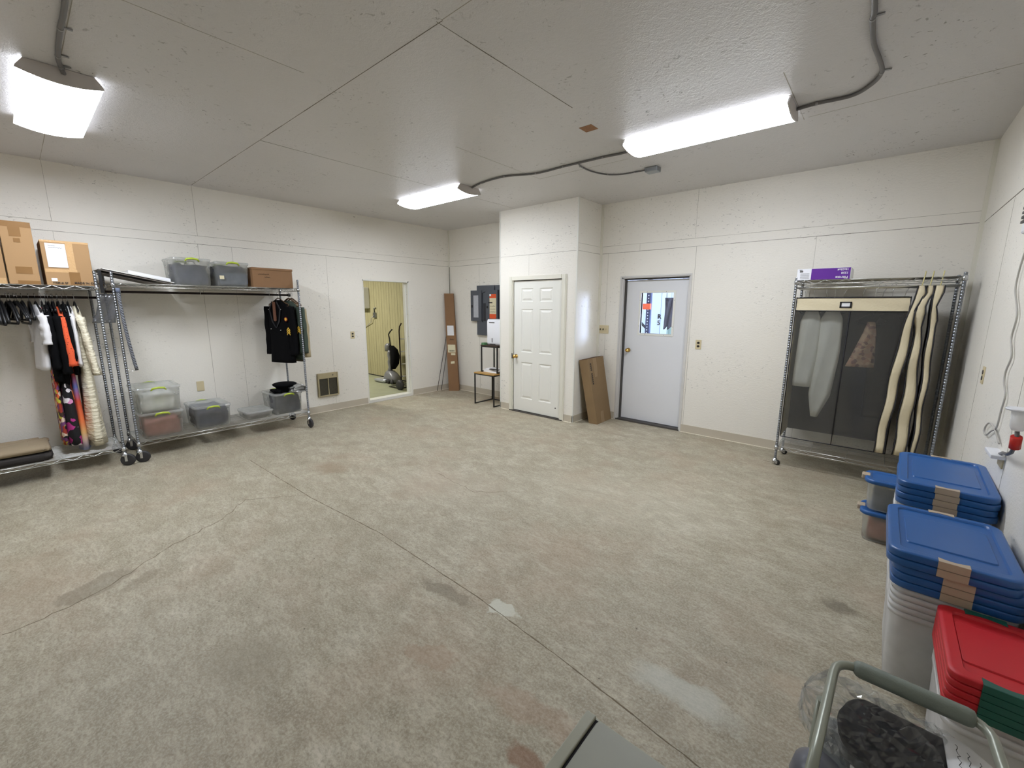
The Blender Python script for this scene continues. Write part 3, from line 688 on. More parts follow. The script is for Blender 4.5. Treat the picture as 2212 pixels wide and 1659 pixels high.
m.tube([(t0.x + .02, 3.23, t0.z - .01), (t0.x + .02, 3.23, 4.0)], .006, 5).tube([(t0.x + .34, 3.23, t0.z - .01), (t0.x + .34, 3.23, 4.0)], .006, 5)
m.build('dark_tarp', mat('dark_tarp', (54, 54, 72), .6, bump=.5, bscale=10), at=(t0.x, 3.2, 1.5),
        label='dark cloth hanging in the bright space behind the door window', cat='tarp')
g0 = on_shed(1441, 697, 3.6)
m = MB()
for k in range(6): m.box(g0.x + k * .055, g0.x + k * .055 + .05, 3.6, 3.7, g0.z - .75, g0.z + .2 - .03 * (k % 3))
m.box(g0.x, g0.x + .33, 3.62, 3.9, 0, g0.z - .75)
m.build('green_crate', mat('pale_green_paint', (150, 176, 172), .6, var=.2), at=(g0.x, 3.7, 0), label='pale green slatted crate low in the view through the door window', cat='crate')

# ------------------------------------------------------------------ ceiling lights
def fixture(x0, x1, y0, y1, label, lens_m):
    cx, cy = (x0 + x1) / 2, (y0 + y1) / 2; hw = (y1 - y0) / 2
    t = thing('ceiling_light', label, 'ceiling light', (cx, cy, H), 'wraparound ceiling lights')
    def prof(x, s=1, dz=0): # housing end outline in y,z
        return [(x, cy - hw * .98, H - .05), (x, cy - hw * .80, H - .002), (x, cy + hw * .80, H - .002), (x, cy + hw * .98, H - .05)] + \
               [(x, cy + hw * u, H - .062 - .030 * (1 - u * u)) for u in [1 - k / 5 for k in range(11)]]
    for xa, xb in ((x0, x0 + .012), (x1 - .012, x1)):
        MB().loft([prof(xa), prof(xb)], smooth=False).build('end_cap', M['lamp_body'], t)
    MB().box(x0 + .012, x1 - .012, cy - hw * .80, cy + hw * .80, H - .03, H - .002).build('housing', M['lamp_body'], t)
    def lens(x): return [(x, cy - hw * .84, H - .018), (x, cy - hw * .97, H - .045)] + [(x, cy + hw * .985 * u, H - .061 - .029 * (1 - u * u)) for u in [k / 7 - 1 for k in range(15)]] + [(x, cy + hw * .97, H - .045), (x, cy + hw * .84, H - .018)]
    MB().loft([lens(x0 + .012), lens(x1 - .012)], cap0=False, cap1=False, close=False).build('diffuser', lens_m, t)
    return t
fixture(1.35, 2.57, -5.475, -5.095, 'glowing wraparound ceiling light nearest the camera on the left, above the clothes rack', LENS[0])
fixture(1.35, 2.57, -2.08, -1.70, 'glowing wraparound ceiling light nearest the back corner, in front of the closet', LENS[1])
fixture(4.64, 5.86, -2.08, -1.70, 'long glowing ceiling light on the right, joined to the thick curving cable', LENS[2])
# cables
def cable(pts, label, r=.009, clips=(), ends=None):
    P = [Vector((*p[:2], (p[2] if len(p) > 2 else H - r * 1.12))) for p in pts]
    # catmull-rom smooth
    Q = []
    for i in range(len(P) - 1):
        p0, p1, p2, p3 = P[max(i - 1, 0)], P[i], P[i + 1], P[min(i + 2, len(P) - 1)]
        for k in range(6):
            t = k / 6; Q.append(.5 * ((2 * p1) + (-p0 + p2) * t + (2 * p0 - 5 * p1 + 4 * p2 - p3) * t * t + (-p0 + 3 * p1 - 3 * p2 + p3) * t ** 3))
    Q.append(P[-1])
    th = thing('electrical_cable', label, 'cable', P[0])
    MB().tube(Q, r, 8).build('sheath', M['cable'], th)
    for i in clips:
        c = P[i]; d = (P[min(i + 1, len(P) - 1)] - P[max(i - 1, 0)]).normalized(); s_ = Vector((-d.y, d.x, 0))
        mb = MB(); mb.tube([c - d * .008, c + d * .008], r * 1.1, 8); mb.obox(c + s_ * (r * 2.2) + Vector((0, 0, r * .6)), d * .008, s_ * r * 1.6, Vector((0, 0, .0018)))
        mb.build('clip', M['clip'], th)
    return th
cable([(2.575, -1.85), (2.80, -1.92), (3.17, -1.935), (3.50, -1.80), (3.85, -1.80), (4.08, -1.795), (4.30, -1.79), (4.50, -1.77), (4.64, -1.80)],
      'pair of grey cables running along the ceiling between the two far lights', .010, (1, 2, 3, 4, 6))
cable([(4.02, -1.78), (3.985, -1.66), (3.99, -1.45), (4.06, -1.26), (4.18, -1.17), (4.32, -1.15), (4.44, -1.14)],
      'thin grey cable branching off to the small steel box on the ceiling', .007, (1, 3, 5))
cable([(5.86, -1.80), (5.98, -1.815), (6.17, -1.80), (6.27, -1.90), (6.325, -2.05), (6.315, -2.25), (6.295, -2.46), (6.295, -2.72), (6.305, -2.95), (6.3, -4.5), (5.5, -5.3)],
      'thick grey cable curving away from the right-hand light across the ceiling', .012, (1, 4, 7))
cable([(2.56, -5.27, H - .03), (2.62, -5.285), (2.77, -5.304), (3.14, -5.314), (3.45, -5.315), (4.64, -5.35)],
      'dark grey cable running to the end of the near left light', .012, (1, 2, 3))
t = thing('junction_box', 'small galvanised junction box on the ceiling near the right-hand light', 'junction box', (4.52, -1.14, H))
MB().box(4.455, 4.585, -1.20, -1.09, H - .045, H).build('box_body', M['jbox'], t, bevel=.006)
MB().lathe((4.455, -1.14, H - .02), [(.0, 0), (.012, 0), (.012, -.015), (0, -.015)], 10, 'x').build('connector', M['clip'], t)
osb = NT('bare_osb')
MB().box(4.476, 4.588, -2.498, -2.385, H - .002, H).build('bare_board_patch', osb.set(Base_Color=osb.mix(osb.noise(osb.tc, 60), rgb((104, 66, 36)), rgb((176, 126, 78))), Roughness=.7),
        ce, label='square unpainted brown patch in the ceiling', kind='structure')

# ------------------------------------------------------------------ wall fittings
def outlet(x, y, z, nrm, label, duplex=True, w=.072, h=.118):
    t = thing('wall_outlet', label, 'outlet', (x, y, z))
    n = Vector(nrm); s_ = Vector((0, 0, 1)).cross(n); c = Vector((x, y, z))
    MB().obox(c + n * .003, s_ * w / 2, Z_ * h / 2, n * .003).build('cover_plate', M['almond'], t, bevel=.002)
    if duplex:
        for dz in (-.021, .021):
            rg = lambda d: [c + n * d + s_ * .017 * math.cos(2 * pi * k / 12) + Z_ * (dz + .0145 * math.sin(2 * pi * k / 12)) for k in range(12)]
            MB().loft([rg(.005), rg(.009)]).build('receptacle', M['outlet_dark'], t)
    return t
outlet(0, -2.10, 1.18, (1, 0, 0), 'almond outlet with dark sockets on the left wall beside the open doorway')
outlet(4.762, 0, 1.18, (0, -1, 0), 'almond outlet with dark sockets to the right of the grey steel door')
outlet(WX, -1.38, 1.205, (-1, 0, 0), 'almond outlet on the right wall beside the tall rack')
outlet(.10, 0, 1.24, (0, -1, 0), 'outlet on the back wall half hidden behind the tall narrow box')
outlet(0, -4.225, .635, (1, 0, 0), 'blank almond plate on the left wall behind the clear bins', False, .078, .125)
t = thing('light_switch', 'three-gang almond switch plate between the closet and the grey steel door', 'switch', (3.40, 0, 1.32))
MB().box(3.315, 3.485, -.006, 0, 1.26, 1.38).build('cover_plate', M['almond'], t, bevel=.002)
for k, x in enumerate((3.355, 3.40, 3.445)):
    MB().obox((x, -.012, 1.322), (.004, 0, 0), (0, .008, .003), (0, -.002, .010)).build('toggle', M['outlet_dark'] if k < 2 else M['almond'], t)
t = thing('wall_heater', 'beige recessed wall heater with two dark grilles low on the left wall', 'heater', (0, -2.57, .43))
y0, y1, z0, z1 = -2.735, -2.405, .245, .615
m = MB(); e = .022
for (a, b, c_, d_) in ((y0, y0 + e, z0, z1), (y1 - e, y1, z0, z1), (y0 + e, y1 - e, z0, z0 + e), (y0 + e, y1 - e, z1 - .085, z1)): m.box(0, .03, a, b, c_, d_)
m.box(0, .026, (y0 + y1) / 2 - .007, (y0 + y1) / 2 + .007, z0 + e, z1 - .085)
m.build('heater_frame', M['heater'], t, bevel=.003)
for a, b in ((y0 + e, (y0 + y1) / 2 - .007), ((y0 + y1) / 2 + .007, y1 - e)):
    m = MB(); m.box(.004, .008, a, b, z0 + e, z1 - .085)
    k = z0 + e
    while k < z1 - .09: m.box(.008, .018, a, b, k, k + .003); k += .011
    m.build('grille', M['grille'], t)
MB().lathe((.030, y1 - .09, z1 - .04), [(0, 0), (.008, 0), (.008, .006), (0, .006)], 10, 'x').build('thermostat_screw', M['weather'], t)

# electrical panels
t = thing('breaker_box', 'grey breaker panel with its door standing open in the back corner', 'breaker panel', (1.0, 0, 1.55))
MB().box(.80, 1.235, -.05, -.003, 1.12, 2.015).build('cabinet', M['panel_grey'], t, bevel=.004)
MB().box(.97, 1.05, -.054, -.049, 1.38, 1.70).build('breaker_row', M['panel_dark'], t)
MB().tube([(1.02, -.056, 1.90), (.95, -.056, 1.88), (.94, -.056, 1.40), (.96, -.056, 1.36)], .006, 6).build('door_seal', M['panel_dark'], t)
dr = MB().hexa([(.645, -.055, 1.375), (.93, -.062, 1.375), (.93, -.052, 1.375), (.645, -.045, 1.375)], [(.645, -.055, 1.93), (.93, -.062, 1.93), (.93, -.052, 1.93), (.645, -.045, 1.93)]).build('door', M['panel_grey'], t)
MB().box(.725, .85, -.0625, -.0595, 1.44, 1.84).build('circuit_chart', mat('chart_paper', (176, 178, 184), .7, var=.25, scale=70), dr)
MB().box(.668, .70, -.063, -.057, 1.62, 1.665).build('latch', M['black'], dr)
t = thing('breaker_box', 'second grey breaker panel with an orange label, half behind the closet corner', 'breaker panel', (1.4, 0, 1.55))
MB().box(1.262, 1.75, -.05, -.003, 1.12, 2.015).build('cabinet', M['panel_grey'], t, bevel=.004)
dr = MB().box(1.06, 1.345, -.078, -.066, 1.375, 1.93).build('door', M['panel_grey'], t)
MB().box(1.345, 1.75, -.062, -.052, 1.375, 1.93).build('side_panel', M['panel_dark'], t)
MB().box(1.155, 1.315, -.0815, -.078, 1.45, 1.86).build('warning_label', M['cream_paper'], dr)
MB().box(1.155, 1.315, -.083, -.0815, 1.79, 1.86).build('label_band', M['orange'], dr)
MB().box(1.155, 1.315, -.083, -.0815, 1.43, 1.51).build('label_band', M['orange'], dr)
MB().box(1.155, 1.195, -.084, -.083, 1.825, 1.86).build('label_corner', M['paper'], dr)
MB().box(1.13, 1.225, -.084, -.082, 1.70, 1.72).build('label_mark', M['ink'], dr)
for q in range(3): squiggle((1.17, -.0825, 1.54 + q * .05), X, Z_, .13, .02, M['ink'], dr, q + 3, .0015)
MB().box(1.08, 1.11, -.083, -.078, 1.61, 1.65).build('latch', M['black'], dr)

# ------------------------------------------------------------------ corner: rods, tall box
MB().tube([(.022, -.02, 1.2), (.022, -.02, 2.385)], .005, 6).build('metal_rod', M['rod_dark'], at=(.022, -.02, 1.2), label='thin dark vertical rod in the corner above the tall cardboard box', cat='rod')
MB().tube([(.025, -.405, .0), (.02, -.20, .80), (.03, -.03, 1.53)], .0045, 6).build('metal_rod', M['rod_dark'], at=(.02, -.4, 0), label='left of the two thin rods leaning in the corner', cat='rod')
MB().tube([(.03, -.305, .0), (.035, -.15, .75), (.04, -.03, 1.40)], .0045, 6).build('metal_rod', M['rod_dark'], at=(.03, -.3, 0), label='right of the two thin rods leaning in the corner, next to the tall box', cat='rod')
t = thing('cardboard_box', 'very tall narrow brown cardboard box with shipping labels leaning in the corner', 'box', (.27, -.17, 0))
Ub = Vector((0.10, -0.30, 0)); Tb = Vector((0.0, -0.095, 1.885))
dirw = Vector((.80, .60, 0)).normalized(); nf = Vector((.60, -.80, 0)).normalized()
Wt, Dt = .20, .11
B0 = Vector((.185, -.245, 0)); T0 = Vector((.022, -.165, 1.885))
def tb(u, h, d=0): return B0.lerp(T0, h) + dirw * (u * (Wt if h < .5 else Wt) * (1 - .12 * h)) - nf * d
m = MB(); m.hexa([tb(0, 0), tb(1, 0), tb(1, 0, Dt), tb(0, 0, Dt)], [tb(0, 1), tb(1, 1), tb(1, 1, Dt * .6), tb(0, 1, Dt * .6)]); m.build('carton', M['card2'], t)
def tlab(u0, u1, h0, h1, mt, nm, tilt=0):
    m = MB(); d0, d1 = -.0015, .001
    m.hexa([tb(u0, h0 - tilt, d0), tb(u1, h0 + tilt, d0), tb(u1, h0 + tilt, d1), tb(u0, h0 - tilt, d1)], [tb(u0, h1 - tilt, d0), tb(u1, h1 + tilt, d0), tb(u1, h1 + tilt, d1), tb(u0, h1 - tilt, d1)]); return m.build(nm, mt, t)
tlab(.14, .84, .575, .675, M['paper'], 'shipping_label'); tlab(.12, .90, .40, .48, M['cream_paper'], 'shipping_label')
tlab(.42, .86, .372, .392, M['cream_paper'], 'sticker'); tlab(.36, .74, .285, .308, M['cream_paper'], 'sticker', .002)
m = MB()
for k in range(9):
    u = .28 + k * .06; m.hexa([tb(u, .408, -.003), tb(u + .03, .408, -.003), tb(u + .03, .408, -.001), tb(u, .408, -.001)], [tb(u, .425, -.003), tb(u + .03, .425, -.003), tb(u + .03, .425, -.001), tb(u, .425, -.001)])
m.build('barcode', M['ink'], t)
squiggle(tb(.35, .525, -.002), dirw, Z_, .09, .05, M['ink'], t, 4, .003, 12)

# nesting tables and what stands on them
ca, sa = math.cos(-.04), math.sin(-.04)
def side_table(x0, x1, y0, y1, z0, z1, label, top, base_bar=True, nm='side_table'):
    t = thing(nm, label, 'table', ((x0 + x1) / 2, (y0 + y1) / 2, z0)); r = .009
    MB().box(x0 - .012, x1 + .012, y0 - .012, y1 + .012, z1 - .018, z1).build('tabletop', top, t)
    for x in (x0, x1):
        for y in (y0, y1): MB().box(x - r, x + r, y - r, y + r, z0, z1 - .018).build('leg', M['steel_black'], t)
    for z, nm_ in ((z0 + r, 'base_rail'), (z1 - .028, 'top_rail')):
        m = MB()
        for x in (x0, x1): m.box(x - r, x + r, y0 + r, y1 - r, z - r, z + r)
        if z > z0 + .05: m.box(x0 + r, x1 - r, y0 - r, y0 + r, z - r, z + r)
        m.box(x0 + r, x1 - r, y1 - r, y1 + r, z - r, z + r)
        m.build(nm_, M['steel_black'], t)
    return t
side_table(1.36, 1.80, -.665, -.235, 0, .548, 'black-framed side table with an oak top standing left of the closet', M['wood'])
st = side_table(1.42, 1.78, -.56, -.25, .548, 1.01, 'smaller black-framed stand with a dark top, set on the oak table', M['dark_wood'], nm='side_table')
MB().box(1.43, 1.50, -.575, -.50, 1.01, 1.045).build('green_sponge', M['green'], at=(1.46, -.54, 1.01), label='small green block on the edge of the upper stand', cat='sponge')
MB().hexa([(1.44, -.54, .549), (1.76, -.54, .549), (1.76, -.28, .549), (1.44, -.28, .549)], [(1.45, -.53, .60), (1.77, -.52, .575), (1.76, -.28, .575), (1.45, -.28, .60)]).build('paper_stack', M['paper'], at=(1.6, -.4, .549), label='white papers lying on the oak tabletop under the upper stand', cat='papers')
MB().box(1.58, 1.78, -.545, -.50, .60, .612).build('pen', M['black'], at=(1.7, -.52, .60), label='black strip lying on the white papers', cat='pen')
t = thing('dehumidifier', 'white boxy dehumidifier standing on the upper stand beside the closet', 'dehumidifier', (1.68, -.42, 1.01))
MB().loft([rrect(1.665, -.40, .33, .22, .025, 1.012), rrect(1.665, -.40, .34, .23, .03, 1.05), rrect(1.665, -.40, .34, .23, .03, 1.40), rrect(1.665, -.40, .32, .21, .03, 1.435)]).build('body', M['white_pl'], t)
MB().box(1.56, 1.68, -.519, -.5145, 1.375, 1.39).build('vent', M['weather'], t)
MB().box(1.62, 1.632, -.519, -.5145, 1.055, 1.125).build('level_window', M['black'], t)
MB().box(1.57, 1.70, -.519, -.5145, 1.02, 1.032).build('handle_slot', M['weather'], t)

# leaning carton by the closet
t = thing('cardboard_box', 'flat worn brown cardboard box leaning against the closet side beside the grey door', 'box', (3.54, -.23, 0))
b = [(3.485, -.465, 0), (3.612, -.445, 0), (3.602, -.018, 0), (3.475, -.03, 0)]
tp = [(3.318, -.515, .90), (3.445, -.50, .925), (3.445, -.06, .935), (3.318, -.07, .91)]
MB().hexa(b, tp).build('carton', M['card3'], t)
def lp(u, h, d=0):
    p = Vector(b[1]).lerp(Vector(b[2]), u).lerp(Vector(tp[1]).lerp(Vector(tp[2]), u), h); return p + Vector((.985, 0, .17)) * d
m = MB(); m.hexa([lp(.3, 0, -.001), lp(.3, 0, .001), lp(.52, 0, .001), lp(.52, 0, -.001)], [lp(.3, 1, -.001), lp(.3, 1, .001), lp(.52, 1, .001), lp(.52, 1, -.001)])
m.build('tape', mat('dull_tape', (142, 116, 82), .4), t)
m = MB()
for k in range(11):
    if k == 4: continue
    h = .93 - k * .03; m.hexa([lp(.10, h - .02, 0), lp(.10, h - .02, .002), lp(.17, h - .02, .002), lp(.17, h - .02, 0)], [lp(.10, h, 0), lp(.10, h, .002), lp(.17, h, .002), lp(.17, h, 0)])
m.build('printed_marks', M['ink'], t)
MB().hexa([(3.318, -.516, .899), (3.446, -.501, .924), (3.446, -.49, .926), (3.318, -.505, .901)], [(3.318, -.516, .905), (3.446, -.501, .930), (3.446, -.061, .941), (3.318, -.071, .916)]).build('top_flap', M['card_dark'], t)

# ------------------------------------------------------------------ wire racks
def ridged_post(x, y, z0, z1, r=.0125):
    prof = [(0, z0)]; z = z0
    while z < z1 - .026:
        prof += [(r, z), (r, z + .0215), (r * .86, z + .0225), (r * .86, z + .0245)]; z += .0254
    prof += [(r, z), (r, z1 - .004), (r * .6, z1), (0, z1)]
    return MB().lathe((x, y, 0), prof, 10)
def wire_shelf(x0, x1, y0, y1, zt, zb, along='y'):
    m = MB(); r = .0033
    for (a, b) in (((x0, y0), (x1, y0)), ((x0, y1), (x1, y1)), ((x0, y0), (x0, y1)), ((x1, y0), (x1, y1))):
        for z in (zt, zb): m.tube([(*a, z), (*b, z)], r, 6)
        L = math.dist(a, b); n = max(2, round(L / .075)); P = []
        for k in range(n + 1):
            f = k / n; P.append((a[0] + (b[0] - a[0]) * f, a[1] + (b[1] - a[1]) * f, zt if k % 2 else zb))
        m.tube(P, r * .8, 5)
    if along == 'y':
        n = int((x1 - x0) / .028)
        for k in range(1, n): x = x0 + (x1 - x0) * k / n; m.tube([(x, y0, zt), (x, y1, zt)], .0019, 4, cap=False)
        n = int((y1 - y0) / .30)
        for k in range(1, n): y = y0 + (y1 - y0) * k / n; m.tube([(x0, y, zt - .005), (x1, y, zt - .005)], r, 5)
    else:
        n = int((y1 - y0) / .028)
        for k in range(1, n): y = y0 + (y1 - y0) * k / n; m.tube([(x0, y, zt), (x1, y, zt)], .0019, 4, cap=False)
        n = int((x1 - x0) / .25)
        for k in range(1, n): x = x0 + (x1 - x0) * k / n; m.tube([(x, y0, zt - .005), (x, y1, zt - .005)], r, 5)
    return m
def caster(t, x, y, top, ang, R=.062, hw=.014, wm=None):
    s_ = MB(); s_.lathe((x, y, 0), [(0, top), (.019, top), (.021, top - .02), (.03, top - .028), (.024, top - .045), (.008, top - .05)], 12)
    dx, dy = math.cos(ang), math.sin(ang); ox, oy = x + dx * .022, y + dy * .022
    for s2 in (-1, 1):
        c = Vector((x + dx * .012 - dy * .019 * s2, y + dy * .012 + dx * .019 * s2, R + (top - .04 - R) / 2)); s_.obox(c, (dx * .011, dy * .011, 0), (-dy * .0015, dx * .0015, 0), (0, 0, (top - .035 - R) / 2 + .01))
    c = s_.build('caster', M['chrome'], t)
    w = MB(); prof = [(.012, -hw), (R * .78, -hw), (R, -hw * .7), (R, hw * .7), (R * .78, hw), (.012, hw)]
    w.lathe((0, 0, 0), prof, 22, 'y'); Rz = Matrix.Rotation(ang, 3, 'Z'); w.v = [Rz @ p + Vector((ox, oy, R)) for p in w.v]
    w.build('wheel', wm or M['rubber'], c)
def wire_rack(name, label, x0, x1, y0, y1, ztop, shelves, cast=.145, along='y', post_r=.0125, angs=(1.2, .7, 1.1, .3)):
    t = thing(name, label, 'shelving rack', ((x0 + x1) / 2, (y0 + y1) / 2, 0), None)
    rnd = random.Random(len(label))
    for x in (x0, x1):
        for y in (y0, y1):
            ridged_post(x, y, cast, ztop, post_r).build('post', M['post'], t)
            caster(t, x, y, cast, angs[(x == x1) * 2 + (y == y1)], .062 if along == 'y' else .027, .014 if along == 'y' else .019, None if along == 'y' else M['black'])
    for (a, b) in shelves:
        wire_shelf(x0, x1, y0, y1, a, b, along).build('wire_shelf', M['wire'], t)
        m = MB()
        for x in (x0, x1):
            for y in (y0, y1): m.lathe((x, y, 0), [(post_r, b - .004), (post_r + .006, b - .002), (post_r + .005, a + .004), (post_r, a + .005)], 12)
        m.build('corner_collar', M['chrome'], t)
    return t
R1 = wire_rack('wire_shelving_rack', 'long chrome wire rack at the far left holding a row of hanging clothes', .10, .69, -6.95, -5.105, 1.975, [(1.832, 1.80), (.195, .163)], angs=(.4, 1.0, .9, 1.15))
R2 = wire_rack('wire_shelving_rack', 'chrome wire rack on casters holding clear bins and uniform jackets', .10, .69, -4.985, -3.195, 1.98, [(1.868, 1.836), (.218, .183)], angs=(1.3, .3, 1.25, .12))
t = thing('hanging_rod', 'dark rod slung under the top shelf of the left rack carrying the clothes', 'rod', (.40, -6, 1.727))
MB().tube([(.40, -6.9, 1.727), (.40, -5.09, 1.727)], .0125, 12).build('tube', M['rod_dark'], t)
MB().lathe((.40, -5.09, 1.727), [(0, 0), (.02, 0), (.02, .02), (.012, .025), (0, .025)], 14, 'y').build('end_cap', M['black'], t)
for y in (-6.5, -5.8, -5.15): MB().tube([(.40, y, 1.80), (.385, y, 1.78), (.385, y, 1.72), (.40, y, 1.708), (.415, y, 1.72), (.415, y, 1.78)], .002, 5).build('hook', M['wire'], t)
t = thing('hanging_rod', 'dark rod slung under the top shelf above the clear bins, jackets at its right end', 'rod', (.40, -4.1, 1.79))
MB().tube([(.40, -5.02, 1.79), (.40, -3.22, 1.79)], .0125, 12).build('tube', M['rod_dark'], t)
MB().lathe((.40, -3.22, 1.79), [(0, 0), (.014, 0), (.022, .02), (.022, .035), (0, .037)], 14, 'y').build('end_cap', M['black'], t)
for y in (-4.9, -4.2, -3.45): MB().tube([(.40, y, 1.838), (.385, y, 1.82), (.385, y, 1.785), (.40, y, 1.773), (.415, y, 1.785), (.415, y, 1.82)], .002, 5).build('hook', M['wire'], t)

# ------------------------------------------------------------------ hangers
def hanger_parts(t, x, y, zr, ang=0, m_body=None, w=.205, drop=.135, br=.0062, hl=0):
    """hooked over a rod (axis y) at height zr; shoulders along x turned by ang"""
    hk = MB(); P = [(x - .018, y, zr + .002)] + [(x - .018 * math.cos(a), y, zr + .003 + .018 * math.sin(a)) for a in [pi * k / 8 for k in range(1, 9)]] + [(x + .012, y, zr - .02), (x, y, zr - .032), (x, y, zr - .06 - hl)]
    hk.tube(P, .0017, 5); hk.rot((x, y, 0), ang); hk.build('hook', M['chrome'], t)
    b = MB(); z = zr - .055 - hl
    b.tube([(x, y, z), (x - .03, y, z - .012), (x - .12, y, z - .062), (x - w, y, z - drop + .02), (x - w - .008, y, z - drop + .005), (x - w + .01, y, z - drop - .008), (x + w - .01, y, z - drop - .008), (x + w + .008, y, z - drop + .005), (x + w, y, z - drop + .02), (x + .12, y, z - .062), (x + .03, y, z - .012), (x, y, z)], br, 6)
    b.rot((x, y, 0), ang); b.build('shoulder_bar', m_body or M['black'], t)
h0 = None; k = 0; y = -6.02
rnd = random.Random(3)
where = ['leftmost in view', 'second from the left in view', 'third from the left', 'fourth from the left', 'fifth from the left', 'sixth from the left', 'seventh from the left', 'eighth from the left',
         'ninth from the left', 'tenth from the left', 'eleventh from the left', 'twelfth from the left', 'thirteenth from the left', 'fourteenth, before the wider gap', 'fifteenth, just after the gap', 'sixteenth', 'fourth before the white shirt', 'third before the white shirt', 'second before the white shirt', 'right before the white shirt']
ys = [-5.975, -5.965, -5.946, -5.955, -5.935, -5.917, -5.90, -5.882, -5.865, -5.83, -5.815, -5.80, -5.783, -5.768, -5.753, -5.74, -5.727, -5.820, -5.776, -5.746, -5.69, -5.672, -5.645, -5.628, -5.598, -5.555]
ys = sorted(ys)
where = ['leftmost in view', 'second from the left in view'] + [f'{w} from the left in view' for w in ('third', 'fourth', 'fifth', 'sixth', 'seventh', 'eighth', 'ninth', 'tenth', 'eleventh', 'twelfth', 'thirteenth', 'fourteenth', 'fifteenth', 'sixteenth', 'seventeenth', 'eighteenth', 'nineteenth')] + \
        [f'{w} before the white shirt' for w in ('eighth', 'seventh', 'sixth', 'fifth', 'fourth', 'third', 'second')] + ['right before the white shirt']
for i, y in enumerate(ys):
    t = thing('clothes_hanger', 'empty black hanger on the left rod, ' + (where[i] if i < len(where) else 'in the dense cluster') , 'hanger', (.40, y, 1.727), 'empty black hangers on the left rod')
    hanger_parts(t, .40, y, 1.7405, rnd.uniform(-.12, .12) + (.16 if y > -5.71 else 0), w=.2 + rnd.uniform(-.015, .015), drop=.175 + rnd.uniform(-.02, .025), br=.0105)

# ------------------------------------------------------------------ garments
def body(cx, cy, levels, ang, n=36, fold=.12, kf=5, ph=0):
    """levels: (z, half width along shoulder, half thickness, dx, dy)"""
    rings = []
    for i, (z, hx, hy, dx, dy) in enumerate(levels):
        r = []
        for k in range(n):
            a = 2 * pi * k / n; ca_, sa_ = math.cos(a), math.sin(a)
            f = 1 + fold * min(1, i / 4) * math.sin(kf * a + ph + i * .35)
            x = math.copysign(abs(ca_) ** .8, ca_) * hx; yy = math.copysign(abs(sa_) ** .75, sa_) * hy * f
            x += dx; yy += dy
            r.append((cx + x * math.cos(ang) - yy * math.sin(ang), cy + x * math.sin(ang) + yy * math.cos(ang), z))
        rings.append(r)
    return MB().loft(rings)
def lerp_levels(keys, n=14):
    out = []; z0, z1 = keys[0][0], keys[-1][0]
    for i in range(n + 1):
        z = z0 + (z1 - z0) * i / n
        for a, b in zip(keys[:-1], keys[1:]):
            if a[0] >= z >= b[0] - 1e-9:
                f = (a[0] - z) / max(1e-9, a[0] - b[0]); out.append(tuple(a[q] + (b[q] - a[q]) * f for q in range(5))); break
    return out
def sleeve(cx, cy, ang, side, z0, z1, w, L0=.19, L1=.22, thick=.03, dy=0):
    ca_, sa_ = math.cos(ang), math.sin(ang); P = []; R_ = []
    rings = []
    for i in range(17):
        f = i / 16; x = side * (L0 + (L1 - L0) * f + .01 * math.sin(f * 4)); z = z0 + (z1 - z0) * f; yy = dy * f
        r = []
        for k in range(12):
            a = 2 * pi * k / 12; xx = x + w * (1.05 - .2 * f) * math.cos(a); y2 = yy + thick * (1 + .10 * math.sin(i * 1.3)) * math.sin(a) * (1 + .25 * math.sin(5 * a + i * .4))
            r.append((cx + xx * ca_ - y2 * sa_, cy + xx * sa_ + y2 * ca_, z))
        rings.append(r)
    return MB().loft(rings)
def garment(name, label, cx, cy, zr, ang, keys, m, slv=None, cat='garment', group='clothes on the left rod', hm=None, fold=.12, kf=5, hl=0):
    t = thing(name, label, cat, (cx, cy, keys[-1][0]), group)
    z0 = keys[0][0]
    full = [(z0 + .004, .02, .008, keys[0][3], keys[0][4])] + lerp_levels(keys)
    body(cx, cy, full, ang, fold=fold, kf=kf, ph=cy * 9).build('body_panel', m, t)
    if slv:
        for sd in (-1, 1):
            sleeve(cx, cy, ang, sd, slv[0], slv[1], slv[2], slv[3], slv[4], slv[5], slv[6] if len(slv) > 6 else 0).build('sleeve', m, t)
    hanger_parts(t, cx, cy, zr, ang, hm, w=.17 if hl < .01 else .10, drop=.09, hl=hl)
    return t
ZR = 1.7405; A = .40
def shirt_keys(zt, zb, hy, hem=.22, hyb=None, dy=0):
    return [(zt, .05, .018, 0, 0), (zt - .05, .14, .026, 0, 0), (zt - .11, .20, .032, 0, dy * .1), (zt - .3, .20, hy, 0, dy * .4), (zb, hem, hyb or hy, 0, dy)]
garment('hanging_shirt', 'white short-sleeved knit shirt, first garment after the empty hangers', A, -5.515, ZR, .12, shirt_keys(1.655, 1.045, .034, .2, .036, -.03), M['tee'], (1.56, 1.29, .06, .19, .25, .034, -.005))
garment('hanging_dress', 'long multicoloured floral dress showing as a narrow strip below the black tops', A, -5.475, ZR, 0, [(1.63, .05, .016, 0, 0), (1.55, .16, .02, 0, 0), (1.2, .15, .02, 0, 0), (.9, .17, .022, 0, -.012), (.30, .20, .026, 0, -.02)], M['floral'])
garment('hanging_shirt', 'black top with pale neck marks beside the white knit shirt', A, -5.448, ZR, -.05, shirt_keys(1.655, .93, .034, .22, .045), M['black_cloth'], (1.55, 1.05, .05, .2, .23, .03))
garment('hanging_dress', 'knee-length black and white dress with a magenta flower near its hem', A, -5.432, ZR, .05, [(1.62, .05, .016, 0, 0), (1.5, .16, .02, 0, 0), (1.0, .17, .03, 0, 0), (.75, .2, .045, 0, 0), (.285, .22, .062, 0, .0)], M['floral_bw'])
